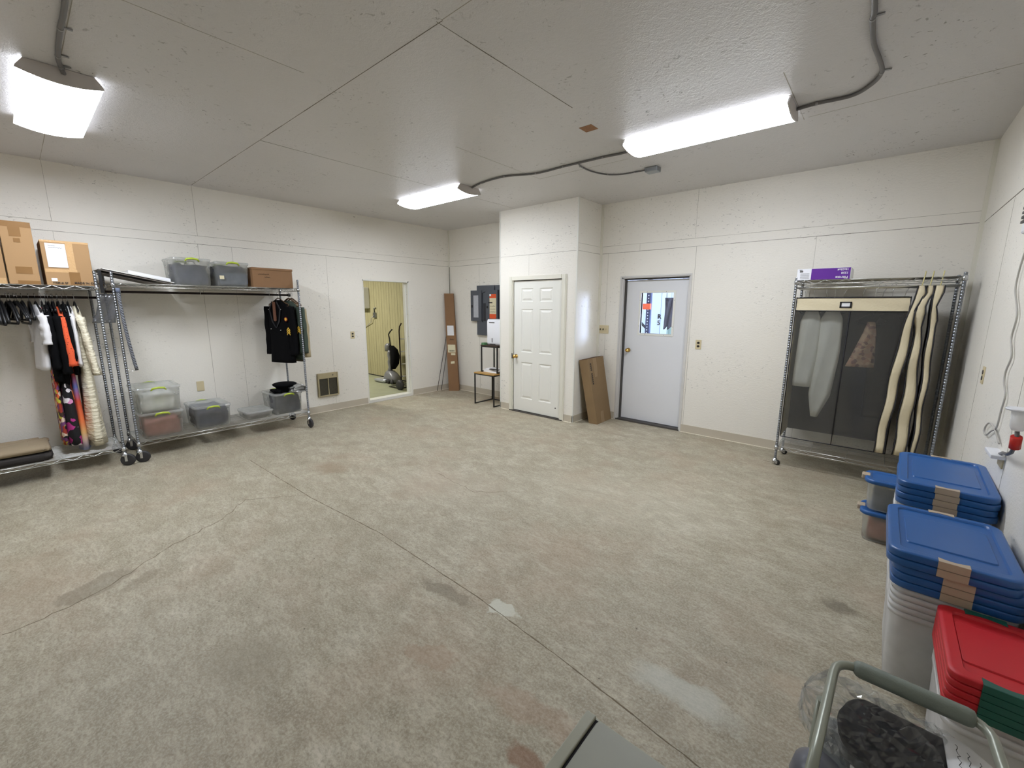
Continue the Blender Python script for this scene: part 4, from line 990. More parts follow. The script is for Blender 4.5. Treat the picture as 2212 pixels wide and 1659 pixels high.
garment('hanging_shirt', 'black draped top ending in a point, left of the orange shirt', A, -5.408, ZR, .03, [(1.655, .05, .016, 0, 0), (1.54, .2, .03, 0, 0), (1.1, .2, .05, 0, -.01), (.95, .2, .05, 0, -.02), (.68, .10, .016, 0, -.015)], M['black_cloth'], (1.55, 1.0, .05, .2, .24, .03))
garment('hanging_shirt', 'orange dotted short-sleeved shirt among the black tops', A, -5.372, ZR, .02, shirt_keys(1.635, 1.06, .022, .21, .03, .0), M['orange_print'], (1.54, 1.075, .05, .19, .25, .036, .012))
garment('hanging_dress', 'long plum and amber patterned dress behind the magenta flowered dress', A, -5.398, ZR, 0, [(1.6, .05, .014, 0, 0), (1.3, .15, .016, 0, 0), (.9, .16, .022, 0, 0), (.32, .2, .028, 0, 0)], M['floral_dark'])
garment('hanging_shirt', 'black top right of the orange shirt', A, -5.335, ZR, 0, shirt_keys(1.66, .98, .024, .21, .024), M['black_cloth'], (1.55, 1.12, .05, .2, .23, .02))
garment('hanging_dress', 'long sunset-coloured dress with orange and blue bands reaching nearly to the shelf', A, -5.365, ZR, 0, [(1.6, .05, .012, 0, 0), (1.3, .15, .014, 0, 0), (.85, .18, .024, 0, 0), (.225, .22, .042, 0, -.005)], M['sunset'])
garment('hanging_shirt', 'thin white and pale pink top left of the long cream dress', A, -5.302, ZR, 0, shirt_keys(1.64, 1.055, .014, .21, .018), M['tee'], (1.54, 1.07, .04, .2, .24, .016))
garment('hanging_dress', 'long cream dress sprinkled with small dark sprigs, rightmost on the left rod', A, -5.255, ZR, .03, [(1.64, .05, .02, 0, 0), (1.56, .17, .03, 0, 0), (1.3, .19, .035, 0, 0), (.95, .17, .05, 0, -.01), (.6, .19, .055, 0, -.015), (.245, .22, .072, 0, -.02)], M['sprig'],
        (1.54, .97, .055, .19, .27, .028, .045), fold=.16)
# folded things on the bottom shelf of the left rack
def pile(name, label, x0, x1, y0, y1, z0, z1, m, cat='cloth', seed=1, group=None, sag=.012):
    rnd = random.Random(seed); rings = []; n = 6; cx, cy = (x0 + x1) / 2, (y0 + y1) / 2
    for k in range(n + 1):
        f = k / n; z = z0 + (z1 - z0) * f; e = (.5 - abs(f - .5)) * 2
        s_ = 1 - .06 * (1 - e ** .4)
        ring = []
        for (px_, py_, pz_) in rrect(cx, cy, (x1 - x0) * s_, (y1 - y0) * s_, min(x1 - x0, y1 - y0) * .12, z, 5):
            ring.append((px_ + rnd.uniform(-1, 1) * sag * .6, py_ + rnd.uniform(-1, 1) * sag * .6, pz_ + (rnd.uniform(-1, 1) * sag if 0 < k else 0)))
        rings.append(ring)
    # domed top
    top = []
    for (px_, py_, pz_) in rings[-1]: top.append((cx + (px_ - cx) * .6, cy + (py_ - cy) * .6, z1 + sag * rnd.uniform(.2, 1)))
    rings.append(top)
    return MB().loft(rings).build(name, m, at=(cx, cy, z0), label=label, cat=cat, group=group)
pile('folded_fabric', 'charcoal folded fabric on the bottom shelf of the left rack', .20, .66, -6.25, -5.60, .198, .275, M['charcoal'], seed=2)
pile('folded_fabric', 'taupe folded fabric lying on top of the charcoal one', .22, .66, -6.25, -5.605, .285, .335, M['taupe'], seed=4)

# cartons on top of the left rack
def carton(name, label, x0, x1, y0, y1, z0, z1, m):
    t = thing(name, label, 'box', ((x0 + x1) / 2, (y0 + y1) / 2, z0))
    MB().box(x0, x1, y0, y1, z0, z1).build('carton', m, t, bevel=.004); return t
_fx = [0]
def facex(t, x, y0, y1, z0, z1, m, nm, d=.0012):
    _fx[0] = (_fx[0] + 1) % 9; x = x - .0005; d = d + .0003 * _fx[0]     # each strip lies over the one before
    return MB().box(x, x + d, y0, y1, z0, z1).build(nm, m, t)
ZS = 1.837
t = carton('cardboard_box', 'partly visible brown cardboard box at the left edge, on the left rack', .12, .62, -5.98, -5.662, ZS, 2.36, M['card'])
facex(t, .62, -5.76, -5.668, ZS + .0, ZS + .05, M['tape_clear'], 'tape')
t = carton('cardboard_box', 'tall brown cardboard box with tape patches on the left rack', .12, .62, -5.652, -5.462, ZS, 2.378, M['card'])
facex(t, .62, -5.652, -5.462, 2.33, 2.378, M['tape'], 'tape'); facex(t, .621, -5.60, -5.53, 2.25, 2.34, M['tape'], 'tape', .0008); facex(t, .621, -5.58, -5.54, 2.20, 2.235, M['tape'], 'tape', .0008)
facex(t, .62, -5.60, -5.50, 1.93, 1.99, M['tape'], 'printed_box'); facex(t, .62, -5.60, -5.462, ZS, 1.87, M['tape'], 'tape')
t = carton('cardboard_box', 'wide brown cardboard box with a taped white sheet and MADE IN CHINA print', .10, .60, -5.425, -5.105, ZS, 2.243, M['card'])
facex(t, .602, -5.395, -5.265, 2.0, 2.215, M['paper'], 'taped_sheet')
squiggle((.6062, -5.375, 2.19), Y_, Z_, .05, .012, M['ink'], t, 2, .0011, 12); squiggle((.6062, -5.375, 2.172), Y_, Z_, .09, .012, M['ink'], t, 9, .0011, 20)
facex(t, .60, -5.262, -5.215, 1.96, 2.243, M['tape_clear'], 'tape'); facex(t, .60, -5.42, -5.21, 1.955, 1.985, M['tape_clear'], 'tape'); facex(t, .60, -5.27, -5.195, 1.845, 1.96, M['tape'], 'tape')
facex(t, .60, -5.425, -5.105, 2.225, 2.243, M['tape_clear'], 'tape')
facex(t, .60, -5.39, -5.352, 1.873, 1.90, M['paper'], 'sticker')
lettering('MADE IN CHINA', .0255, (.6045, -5.243, 1.853), Y_, Z_, M['ink'], t, bold=.0006)
lettering('ITEM #: EF', .0225, (.6045, -5.385, 1.851), Y_, Z_, M['ink'], t, bold=.0005)

# ------------------------------------------------------------------ clear latch bins
def bin_(label, x0, x1, y0, y1, z0, z1, latch=M['lime'], lid_m=None, group='clear storage bins', latchx=True):
    cx, cy, w, d = (x0 + x1) / 2, (y0 + y1) / 2, x1 - x0, y1 - y0; h = z1 - z0
    t = thing('storage_bin', label, 'storage bin', (cx, cy, z0), group)
    m = MB()
    m.loft([rrect(cx, cy, w * .86, d * .86, .03, z0), rrect(cx, cy, w * .90, d * .90, .035, z0 + .012), rrect(cx, cy, w * .95, d * .955, .035, z1 - .03), rrect(cx, cy, w * .985, d * .985, .035, z1 - .028), rrect(cx, cy, w * .985, d * .985, .035, z1 - .018)], cap1=False)
    m.build('tub', M['clear'], t)
    m = MB()
    m.loft([rrect(cx, cy, w, d, .035, z1 - .02), rrect(cx, cy, w, d, .035, z1 - .004), rrect(cx, cy, w * .97, d * .965, .035, z1), rrect(cx, cy, w * .86, d * .84, .03, z1), rrect(cx, cy, w * .85, d * .83, .03, z1 - .008)], cap0=False)
    m.build('lid', lid_m or M['clear_lid'], t)
    if latch:
        for s_ in (-1, 1):
            x = cx + s_ * w / 2
            P = [(x + s_ * .004, cy - .065, z1 - .035), (x + s_ * .012, cy - .05, z1 - .012), (x + s_ * .013, cy, z1 - .006), (x + s_ * .012, cy + .05, z1 - .012), (x + s_ * .004, cy + .065, z1 - .035)]
            MB().tube(P, [.007, .011, .012, .011, .007], 8).build('latch', latch, t)
    return t
SB, ST = .2225, 1.8725
bin_('clear lime-latched bin with reddish cloth, at the bottom of the two-bin stack', .12, .62, -4.935, -4.545, SB, .495)
pile('folded_cloth', 'rose and dark cloth inside the bottom bin of the two-bin stack', .17, .57, -4.895, -4.585, SB + .015, .42, M['rose_cloth'], seed=5, sag=.02)
bin_('clear lime-latched bin with white cloth, stacked on the reddish bin', .12, .61, -4.945, -4.54, .497, .775)
pile('folded_cloth', 'pale crumpled cloth inside the upper bin of the two-bin stack', .17, .56, -4.90, -4.585, .512, .70, M['white_cloth'], seed=6, sag=.02)
bin_('clear lime-latched bin packed with navy cloth in the middle of the lower shelf', .13, .62, -4.455, -4.075, SB, .482)
pile('folded_cloth', 'navy cloth inside the middle bin on the lower shelf', .18, .58, -4.42, -4.11, SB + .015, .45, M['navy'], seed=7, sag=.022)
bin_('small low clear box without coloured latches on the lower shelf', .22, .61, -3.92, -3.60, SB, .322, None)
pile('folded_cloth', 'small beige items inside the low clear box', .26, .57, -3.88, -3.64, SB + .014, .275, M['grey_cloth'], seed=8)
bin_('clear bin at the right end of the lower shelf with the black cap on it', .13, .61, -3.585, -3.215, SB, .500)
pile('folded_cloth', 'dark navy cloth inside the right-hand bin under the cap', .18, .57, -3.50, -3.24, SB + .014, .46, M['navy'], seed=9, sag=.03)
bin_('clear lime-latched bin with dark coiled items on the top shelf beside the white panel', .12, .61, -4.47, -4.105, ST, 2.17)
pile('black_bag', 'dark soft bag with cords inside the left bin on the top shelf', .17, .57, -4.43, -4.14, ST + .015, 2.09, M['navy'], seed=10, sag=.03, cat='bag')
MB().tube([(.58, -4.37, 2.03)] + [(.58, -4.30 - .06 * math.cos(a), 2.06 + .08 * math.sin(a)) for a in [pi * k / 10 for k in range(11)]] + [(.58, -4.23, 2.02)], .003, 6).build('looped_cord', M['charcoal'], at=(.58, -4.3, 2.03), label='thin dark looped cord inside the left bin on the top shelf', cat='cord')
bin_('clear lime-latched bin with slate blue lining, next to the cardboard box on the top shelf', .12, .61, -4.075, -3.715, ST, 2.155)
pile('folded_cloth', 'navy cloth inside the right bin on the top shelf', .16, .55, -4.04, -3.75, ST + .015, 2.10, M['navy'], seed=11, sag=.02)
MB().loft([[(.572, *p[:2]) for p in [(q[0], q[1]) for q in rrect(-3.885, 1.965, .29, .13, .02, 0)]], [(.580, *p[:2]) for p in [(q[0], q[1]) for q in rrect(-3.885, 1.965, .29, .13, .02, 0)]]]).build('slate_folder', M['slate'], at=(.576, -3.885, 1.9), label='slate blue case standing inside the right bin on the top shelf', cat='case')
MB().box(.612, .614, -4.04, -3.995, 1.955, 1.995).build('paper_note', M['cream_paper'], at=(.613, -4.02, 1.955), label='small cream note stuck on the right bin of the top shelf', cat='note')
t = carton('cardboard_box', 'brown cardboard box with handwriting at the right end of the top shelf', .14, .62, -3.695, -3.225, ST, 2.105, M['card2'])
MB().box(.13, .625, -3.70, -3.22, 2.085, 2.112).build('lid', M['card2'], t, bevel=.003)
squiggle((.622, -3.63, 2.025), Y_, Z_, .13, .022, M['ink'], t, 3, .0014, 18); squiggle((.622, -3.56, 1.99), Y_, Z_, .07, .02, M['ink'], t, 6, .0014, 10)
# flat panels leaning over the left end of the top shelf
def slab(p0, p1, x0, x1, th):
    (y0, z0), (y1, z1) = p0, p1
    return MB().hexa([(x0, y0, z0 - th), (x1, y0, z0 - th), (x1, y1, z1 - th), (x0, y1, z1 - th)], [(x0, y0, z0), (x1, y0, z0), (x1, y1, z1), (x0, y1, z1)])
slab((-5.06, 2.005), (-4.49, 1.886), .12, .60, .010).build('flat_panel', mat('dark_edge_panel', (96, 90, 84), .4), at=(.36, -4.8, 1.88), label='thin dark grey panel lying tilted over the left end of the top shelf', cat='panel')
slab((-5.03, 2.014), (-4.47, 1.898), .14, .60, .007).build('flat_panel', M['trim'], at=(.36, -4.75, 1.9), label='thin white sheet lying on the tilted grey panel', cat='panel')
slab((-4.84, 2.006), (-4.50, 1.936), .17, .60, .030).build('flat_panel', M['white_pl'], at=(.36, -4.65, 1.95), label='thick white slab resting on the tilted white sheet', cat='panel')
slab((-5.04, 1.975), (-4.60, 1.878), .18, .56, .006).build('flat_panel', M['grey_cloth'], at=(.36, -4.8, 1.87), label='lowest grey sheet under the tilted panels', cat='panel')
m = MB(); m.box(.60, .612, -5.07, -5.045, 1.77, 1.99); m.build('black_strap', M['black'], at=(.606, -5.055, 1.77), label='black strap hanging at the junction of the two racks', cat='strap')
# patterned strap hanging on the post
t = thing('hanging_strap', 'grey chevron-patterned strap hanging beside the front post of the right rack', 'strap', (.70, -4.94, 1.4))
m = MB(); P = [(.712, -4.956 + .05 * f * f, 1.82 - .83 * f) for f in [k / 20 for k in range(21)]]
m.tube(P, [.017] * 3 + [.0145] * 18, 10); m.build('woven_strap', M['strap'], t)
MB().tube([(.712, -4.956, 1.822), (.712, -4.956, 1.772)], .0185, 12).build('end_sleeve', M['slate'], t)
MB().tube([(.712, -4.905, .99), (.712, -4.94, .985), (.712, -4.972, .975), (.712, -4.98, .995), (.712, -4.968, 1.01)], .003, 6).build('wire_hook', M['wire'], t)
# plastic sheet
m = MB(); rings = []
for i in range(8):
    z = 1.765 - i * .042; w0, w1 = -5.065 - .010 * i - (.02 if i > 5 else 0), -4.945 - .004 * i
    rings.append([(.40 + .012 * math.sin(k * 1.3 + i), w0 + (w1 - w0) * k / 8, z + .004 * math.sin(k)) for k in range(9)] + [(.412 + .01 * math.sin(k * 1.3 + i), w0 + (w1 - w0) * k / 8, z) for k in range(8, -1, -1)])
m.loft(rings).build('plastic_sheet', M['greyfilm'], at=(.4, -5, 1.5), label='translucent grey plastic sleeve hanging between the two racks', cat='plastic sleeve')

# jackets on the right end of the rod
JA = .40; Jt = .33
def jacket(label, cx, cy, ang, zt, zb, m, th=.05, hw=.20, arm=1.05, kx=None, group='jackets at the right end of the rod', hm=None, sw=.055):
    t = thing('hanging_jacket', label, 'jacket', (cx, cy, zb), group)
    keys = [(zt, .055, .03, 0, 0), (zt - .04, .10, .045, 0, 0), (zt - .10, .19, .05, 0, 0), (zt - .35, hw * .93, th, 0, 0), (zt - .5, hw * .86, th, 0, 0), (zb, hw * 1.02, th * 1.1, 0, 0)]
    body(cx, cy, [(zt + .004, .02, .01, 0, 0)] + lerp_levels(keys), ang, fold=.05, kf=4).build('jacket_body', m, t)
    for sd in (-1, 1): sleeve(cx, cy, ang, sd, zt - .08, arm, sw, hw * .93, hw * 1.10, .045).build('sleeve', m, t)
    hanger_parts(t, cx, cy, 1.8035, ang, hm or M['card_dark'], w=.17, drop=.10)
    return t
def loc(cx, cy, ang, u, v, z): return Vector((cx + u * math.cos(ang) - v * math.sin(ang), cy + u * math.sin(ang) + v * math.cos(ang), z))
uw = lambda ang: Vector((math.cos(ang), math.sin(ang), 0))
def chevron(parent, c, u, w, h, m, gap=.028, n=3, tilt=0):
    mb = MB(); nn = u.cross(Z_); 
    for k in range(n):
        z = -k * gap
        for s_ in (-1, 1):
            a = c + Z_ * z; b_ = c + u * s_ * w + Z_ * (z - h)
            mb.prism([a, b_, b_ - Z_ * gap * .55, a - Z_ * gap * .55], nn * .003)
    mb.build('rank_chevron', m, parent)
jb = jacket('black uniform jacket with yellow chevrons and brown tie, nearest the camera in the row', .41, -3.345, .34, 1.72, .895, M['black_cloth'], .055, .205, 1.0)
c = loc(.41, -3.345, .34, .205, -.062, 1.37); chevron(jb, c, uw(.34), .028, .032, M['gold'])
rg = lambda r, d: [loc(.41, -3.345, .34, .175 + r * math.cos(2 * pi * k / 16), -.060 - d, 1.475 + r * math.sin(2 * pi * k / 16)) for k in range(16)]
MB().loft([rg(.028, 0), rg(.028, .004)]).build('round_patch', M['dark_red'], jb); MB().loft([rg(.018, .004), rg(.018, .006)]).build('patch_centre', M['gold'], jb)
tie = MB(); tie.prism([loc(.41, -3.345, .34, a, -.068, z) for a, z in ((-.018, 1.70), (.018, 1.70), (.022, 1.46), (0, 1.445), (-.022, 1.46))], loc(0, 0, .34, 0, -.012, 0)); tie.build('tie', mat('brown_tie', (112, 74, 56), .7), jb)
m = MB()
for u, z in ((-.10, 1.345), (.07, 1.33), (-.11, 1.60), (.10, 1.60)):
    p = loc(.41, -3.345, .34, u, -.066, z); m.obox(p, (.010, 0, 0), (0, .003, 0), (0, 0, .006))
m.build('pin_badge', M['chrome'], jb)
m = MB()
m.prism([loc(.41, -3.345, .34, a, -.064, z) for a, z in ((-.03, 1.70), (-.085, 1.60), (-.05, 1.45), (.0, 1.36), (-.01, 1.36), (-.07, 1.44), (-.105, 1.60), (-.045, 1.705))], loc(0, 0, .34, 0, -.006, 0))
m.prism([loc(.41, -3.345, .34, a, -.064, z) for a, z in ((.03, 1.70), (.085, 1.60), (.05, 1.45), (.0, 1.36), (.01, 1.36), (.07, 1.44), (.105, 1.60), (.045, 1.705))], loc(0, 0, .34, 0, -.006, 0))
m.build('lapel', mat('lapel_cloth', (30, 31, 36), .7), jb)
j2 = jacket('dark green uniform jacket with a gold chevron on its sleeve', .43, -3.225, .30, 1.71, .93, M['green_wool'], .035, .20, 1.02, sw=.075)
c = loc(.43, -3.225, .30, .215, -.056, 1.385); chevron(j2, c, uw(.30), .030, .032, M['gold'])
j3 = jacket('olive brown jacket behind the green uniform', .40, -3.20, .28, 1.70, .90, M['olive'], .03, .20, 1.05)
j4 = jacket('khaki shirt jacket with tan cuffs hanging behind the green uniform', .40, -3.175, .26, 1.69, .97, M['tan_cloth'], .022, .21, .96)
j5 = jacket('dark brown jacket nearest the right post', .38, -3.155, .22, 1.68, .99, M['olive'], .02, .20, 1.0)
# cap and plastic bag on the bin
t = thing('peaked_cap', 'black peaked uniform cap lying on the right-hand clear bin', 'cap', (.40, -3.40, .50))
MB().lathe((.42, -3.37, 0), [(0, .502), (.10, .502), (.105, .545), (.115, .56), (.145, .585), (.152, .60), (.13, .612), (0, .618)], 28).build('crown', M['black_cloth'], t)
m = MB(); m.loft([[(.42 + r * math.cos(a), -3.37 + r * math.sin(a), z) for a in [pi * .80 + k * pi * .75 / 12 for k in range(13)]] for r, z in ((.10, .515), (.19, .505), (.19, .51), (.10, .525))], cap0=False, cap1=False, close=False).rot((.42, -3.37, 0), .1)
m.build('peak', M['black'], t)
pile('black_glove', 'crumpled black cloth beside the peaked cap on the clear bin', .36, .52, -3.54, -3.44, .502, .53, M['black_cloth'], seed=14, sag=.02, cat='glove')
pile('plastic_bag', 'crumpled clear plastic bag of white items beside the cap', .45, .64, -3.36, -3.18, .502, .56, clear_plastic('crumpled_bag', (212, 212, 208), .8, .12, .25), seed=12, sag=.035, cat='plastic bag')

# ------------------------------------------------------------------ right rack (garment rack with cover)
R3 = wire_rack('wire_garment_rack', 'tall chrome wire rack in the right corner with covered clothes', 5.815, 6.975, -.555, -.12, 1.945, [(1.912, 1.880), (.207, .172)], cast=.072, along='x', angs=(.2, .5, .4, .9))
for o in list(R3.children):
    pass
t = thing('hanging_rail', 'chrome rail under the top shelf of the right rack', 'rail', (6.4, -.56, 1.84))
MB().tube([(5.815, -.535, 1.842), (6.975, -.535, 1.842)], .0085, 10).build('front_bar', M['wire'], t)
MB().tube([(5.815, -.34, 1.842), (6.975, -.34, 1.842)], .0115, 10).build('hanging_bar', M['wire'], t)
m = MB()
for x in (5.83, 6.96): m.tube([(x, -.54, 1.842), (x, -.13, 1.842)], .006, 8)
m.build('side_bar', M['wire_dark'], t)
# covers' closed side panels are wire ladders
cov = thing('garment_cover', 'wide cream canvas garment cover with two smoky clear windows on the right rack', 'garment cover', (6.25, -.34, .32))
x0, x1, y0, y1, zt, zb = 5.838, 6.672, -.575, -.15, 1.752, .325
m = MB(); m.hexa([(x0, y0, zt - .008), (x1, y0, zt - .008), (x1, y1, zt), (x0, y1, zt)], [(x0, y0, zt - .004), (x1, y0, zt - .004), (x1, y1, zt + .004), (x0, y1, zt + .004)]); m.build('top_panel', M['canvas'], cov)
zr = 1.622
def wavy(x0, x1, y, z0, z1, amp, nx=24, nz=8, ph=0):
    m = MB(); o = []; th = .002
    for j in range(nz + 1):
        for i in range(nx + 1):
            f = i / nx; g = j / nz; o.append((x0 + (x1 - x0) * f, y + amp * math.sin(f * 9 + g * 3 + ph) * math.sin(pi * g) , z0 + (z1 - z0) * g))
    vs = o + [(a, b + th, c) for a, b, c in o]; n = (nx + 1) * (nz + 1); fs = []
    for j in range(nz):
        for i in range(nx):
            a = j * (nx + 1) + i; fs += [(a, a + 1, a + nx + 2, a + nx + 1), (n + a, n + a + nx + 1, n + a + nx + 2, n + a + 1)]
    return m.add(vs, fs, 0, True)
wavy(x0, x1, y0, zr, zt - .006, .004).build('front_band', M['canvas'], cov)
wavy(x0 + .008, 6.262, y0, zb, zr, .006, ph=1).build('clear_window', M['vinyl'], cov)
wavy(6.275, x1, y0, zb, zr, .008, ph=2).build('clear_window', M['vinyl'], cov)
m = MB()
for (a, b) in (((x0, y0 - .003, zt - .006), (x1, y0 - .003, zt - .006)), ((x0, y0 - .003, zr), (x1, y0 - .003, zr)), ((x0, y0, zt), (x0, y0, zb)), ((x1, y0, zt), (x1, y0, zb)), ((x0, y1, zt + .004), (x1, y1, zt + .004)),
               ((6.268, y0 - .002, zr), (6.268, y0 - .002, zb)), ((x0, y0, zb), (x1, y0, zb))): m.tube([a, b], .0045, 6)
m.build('piping', M['piping'], cov)
for x in (x0, x1): MB().box(x - .001, x + .001, y0, y1, zb, zt).build('side_panel', M['canvas'], cov)
MB().box(x0, x1, y1, y1 + .002, zb, zt).build('back_panel', mat('dark_backing', (66, 64, 66), .8), cov)
f = MB()
lx0, lx1, lz0, lz1 = 6.185, 6.275, 1.652, 1.708
for (a, b, c_, d_) in ((lx0, lx1, lz1 - .012, lz1), (lx0, lx1, lz0, lz0 + .012), (lx0, lx0 + .014, lz0, lz1), (lx1 - .014, lx1, lz0, lz1)): f.box(a, b, y0 - .009, y0 - .004, c_, d_)
ff = f.build('label_holder', M['piping'], cov); MB().box(lx0 + .014, lx1 - .014, y0 - .007, y0 - .004, lz0 + .012, lz1 - .012).build('label_card', M['paper'], ff)
for px_ in (1741, 1786, 1826, 1866, 1910, 1958):
    c0 = Vector((6.5148, -5.673, 1.6652)); d = fw + r2 * ((px_ - 1106) / F_PX) - u2 * ((630 - 829.5) / F_PX); p = c0 + d * ((-.34 - c0.y) / d.y); x = p.x
    s_ = 1 if px_ > 1800 else -1
    MB().tube([(x - .016 * s_, -.34, 1.85), (x - .014 * s_, -.34, 1.860), (x, -.34, 1.864), (x + .014 * s_, -.34, 1.856), (x + .018 * s_, -.34, 1.838), (x + .0 * s_, -.34, 1.80), (x - .006 * s_, -.34, 1.755)], .0022, 6).build('hook', M['chrome'], cov)
vw = mat('veiled_white', (250, 248, 238), .9)
garment('hanging_shirt', 'long white shirt dimly visible at the left edge of the garment cover window', 5.965, -.46, 1.853, .06, [(1.62, .05, .03, 0, 0), (1.54, .085, .05, 0, 0), (1.2, .09, .06, 0, 0), (.92, .085, .06, -.01, 0), (.86, .08, .05, -.01, 0)], vw,
        group='clothes inside the garment cover', hl=.10)
garment('hanging_shirt', 'tapering pale shirt dimly visible in the middle of the left cover window', 6.13, -.44, 1.853, .06, [(1.63, .05, .03, 0, 0), (1.54, .09, .05, 0, 0), (1.2, .10, .06, 0, 0), (.78, .09, .06, -.02, 0), (.56, .03, .04, -.04, 0)], vw,
        group='clothes inside the garment cover', hl=.10)
garment('hanging_shirt', 'tan patterned garment dimly visible behind the right window of the garment cover', 6.43, -.45, 1.853, .3, [(1.52, .03, .02, 0, 0), (1.42, .05, .03, 0, 0), (1.25, .08, .04, -.02, 0), (1.10, .11, .04, -.04, 0)], floral('tan_print', [(190, 150, 126), (206, 176, 146), (150, 116, 104), (190, 160, 136)], 40),
        group='clothes inside the garment cover', hl=.20)
garment('hanging_jacket', 'dark jacket hidden deep inside the right half of the garment cover', 6.55, -.28, 1.853, .2, [(1.60, .05, .02, 0, 0), (1.5, .10, .03, 0, 0), (.6, .10, .03, 0, 0)], M['charcoal'], group='clothes inside the garment cover', cat='jacket', hl=.12)

# three slim canvas bags hung side by side
def slim_bag(label, x, keys, hooky, ytop=-.56, ph=0, zh=1.93, dk=.42):
    t = thing('garment_bag', label, 'garment bag', (x, -.35, .33), 'slim canvas garment bags')
    # keys: z, centre x, half width of the front edge
    n = 26; z0, z1 = keys[0][0], keys[-1][0]; L = []
    for i in range(n + 1):
        z = z0 + (z1 - z0) * i / n
        for a, b in zip(keys[:-1], keys[1:]):
            if a[0] >= z >= b[0] - 1e-9:
                f_ = (a[0] - z) / (a[0] - b[0]); L.append((z, a[1] + (b[1] - a[1]) * f_, a[2] + (b[2] - a[2]) * f_)); break
    rings = []
    for i, (z, cx, hw) in enumerate(L):
        yf_ = ytop - (.03 if i > 3 else .01 * i) + .012 * math.sin(i * .9 + ph); sh = min(1, .25 + i * .25)
        cx += .006 * math.sin(i * .8 + ph)
        rings.append([(cx - hw, yf_, z), (cx - hw * .4, yf_ - .008, z), (cx + hw * .4, yf_ - .008, z), (cx + hw, yf_, z),
                      (cx + hw * .9, yf_ + .03, z)])
    MB().loft(rings).build('front_gusset', M['canvas'], t)
    rings2 = []
    for i, (z, cx, hw) in enumerate(L):
        yf_ = ytop - (.03 if i > 3 else .01 * i) + .03 + .012 * math.sin(i * .9 + ph); d = dk * min(1, .2 + i * .35)
        cx += .006 * math.sin(i * .8 + ph)
        rings2.append([(cx - hw * .95, yf_, z), (cx + hw * .95, yf_, z), (cx + hw * .6, yf_ + d, z), (cx - hw * .6, yf_ + d, z)])
    MB().loft(rings2).build('side_panel', mat('dark_bag_side', (38, 38, 50), .6), t)
    for s_ in (-1, 1):
        MB().tube([(cx + .006 * math.sin(i * .8 + ph) + s_ * hw, ytop - (.03 if i > 3 else .01 * i) + .012 * math.sin(i * .9 + ph) - .004, z) for i, (z, cx, hw) in enumerate(L)], .005, 6).build('piping', M['piping'], t)
    zt = keys[0][0]; cx = keys[0][1]
    MB().tube([(cx + .012, ytop + .06, zh - .02), (cx + .014, ytop + .05, zh + .02), (cx + .012, ytop + .02, zh + .03), (cx + .010, ytop + .012, zh), (cx + .004, ytop + .012, zt + .02), (cx, ytop + .01, zt - .01)], .004, 6).build('hook', mat('yellowed_plastic', (206, 196, 140), .5), t)
    return t
slim_bag('left of the three slim cream garment bags with dark piping', 6.68, [(1.84, 6.725, .022), (1.77, 6.725, .034), (1.64, 6.69, .018), (1.5, 6.685, .03), (1.25, 6.665, .038), (.8, 6.64, .036), (.34, 6.62, .034)], 0, -.585, 0)
slim_bag('middle of the three slim cream garment bags with dark piping', 6.78, [(1.84, 6.775, .020), (1.77, 6.775, .032), (1.70, 6.75, .02), (1.6, 6.742, .042), (1.48, 6.745, .020), (1.3, 6.755, .03), (.8, 6.765, .045), (.34, 6.76, .04)], 0, -.575, 1.5)
slim_bag('right of the three slim cream garment bags with dark piping', 6.86, [(1.84, 6.838, .030), (1.76, 6.84, .032), (1.68, 6.825, .014), (1.57, 6.83, .026), (1.48, 6.828, .018), (1.3, 6.84, .024), (.8, 6.85, .02), (.34, 6.855, .018)], 0, -.565, 3.0, dk=.40)
# filter carton, upside down
t = thing('filter_box', 'purple and white air filter carton lying upside down on top of the right rack', 'box', (6.03, -.42, 1.915))
fx0, fx1, fy0, fy1, fz0, fz1 = 5.815, 6.232, -.565, -.155, 1.9165, 2.022
MB().box(fx0, fx1, fy0, fy1, fz0, fz1).build('carton', M['white_pl'], t)
MB().box(5.93, fx1 - .003, fy0 - .0015, fy0, fz0 + .001, fz1 - .002).build('purple_front', M['purple'], t)
def flip(txt, size, xr, z, nm='lettering'):   # upside-down print: right = -x, up = -z
    return lettering(txt, size, (xr, fy0 - .0018, z), -X, -Z_, M['paper'], t, .0005, name=nm, bold=.0006)
flip('Filtrete', .032, 6.215, 1.943); flip('1550', .027, 6.215, 1.982); flip('16x25x4', .024, 6.215, 2.012)
m = MB()
for k in range(7): m.box(5.842, 5.915, fy0 - .001, fy0, 1.93 + k * .008, 1.932 + k * .008)
m.box(5.835, 5.862, fy0 - .001, fy0, 1.99, 2.005); m.build('small_print', M['weather'], t)
m = MB(); m.box(5.832, 5.856, fy0 - .001, fy0, 2.008, 2.014); m.build('printed_mark', M['ink'], t)

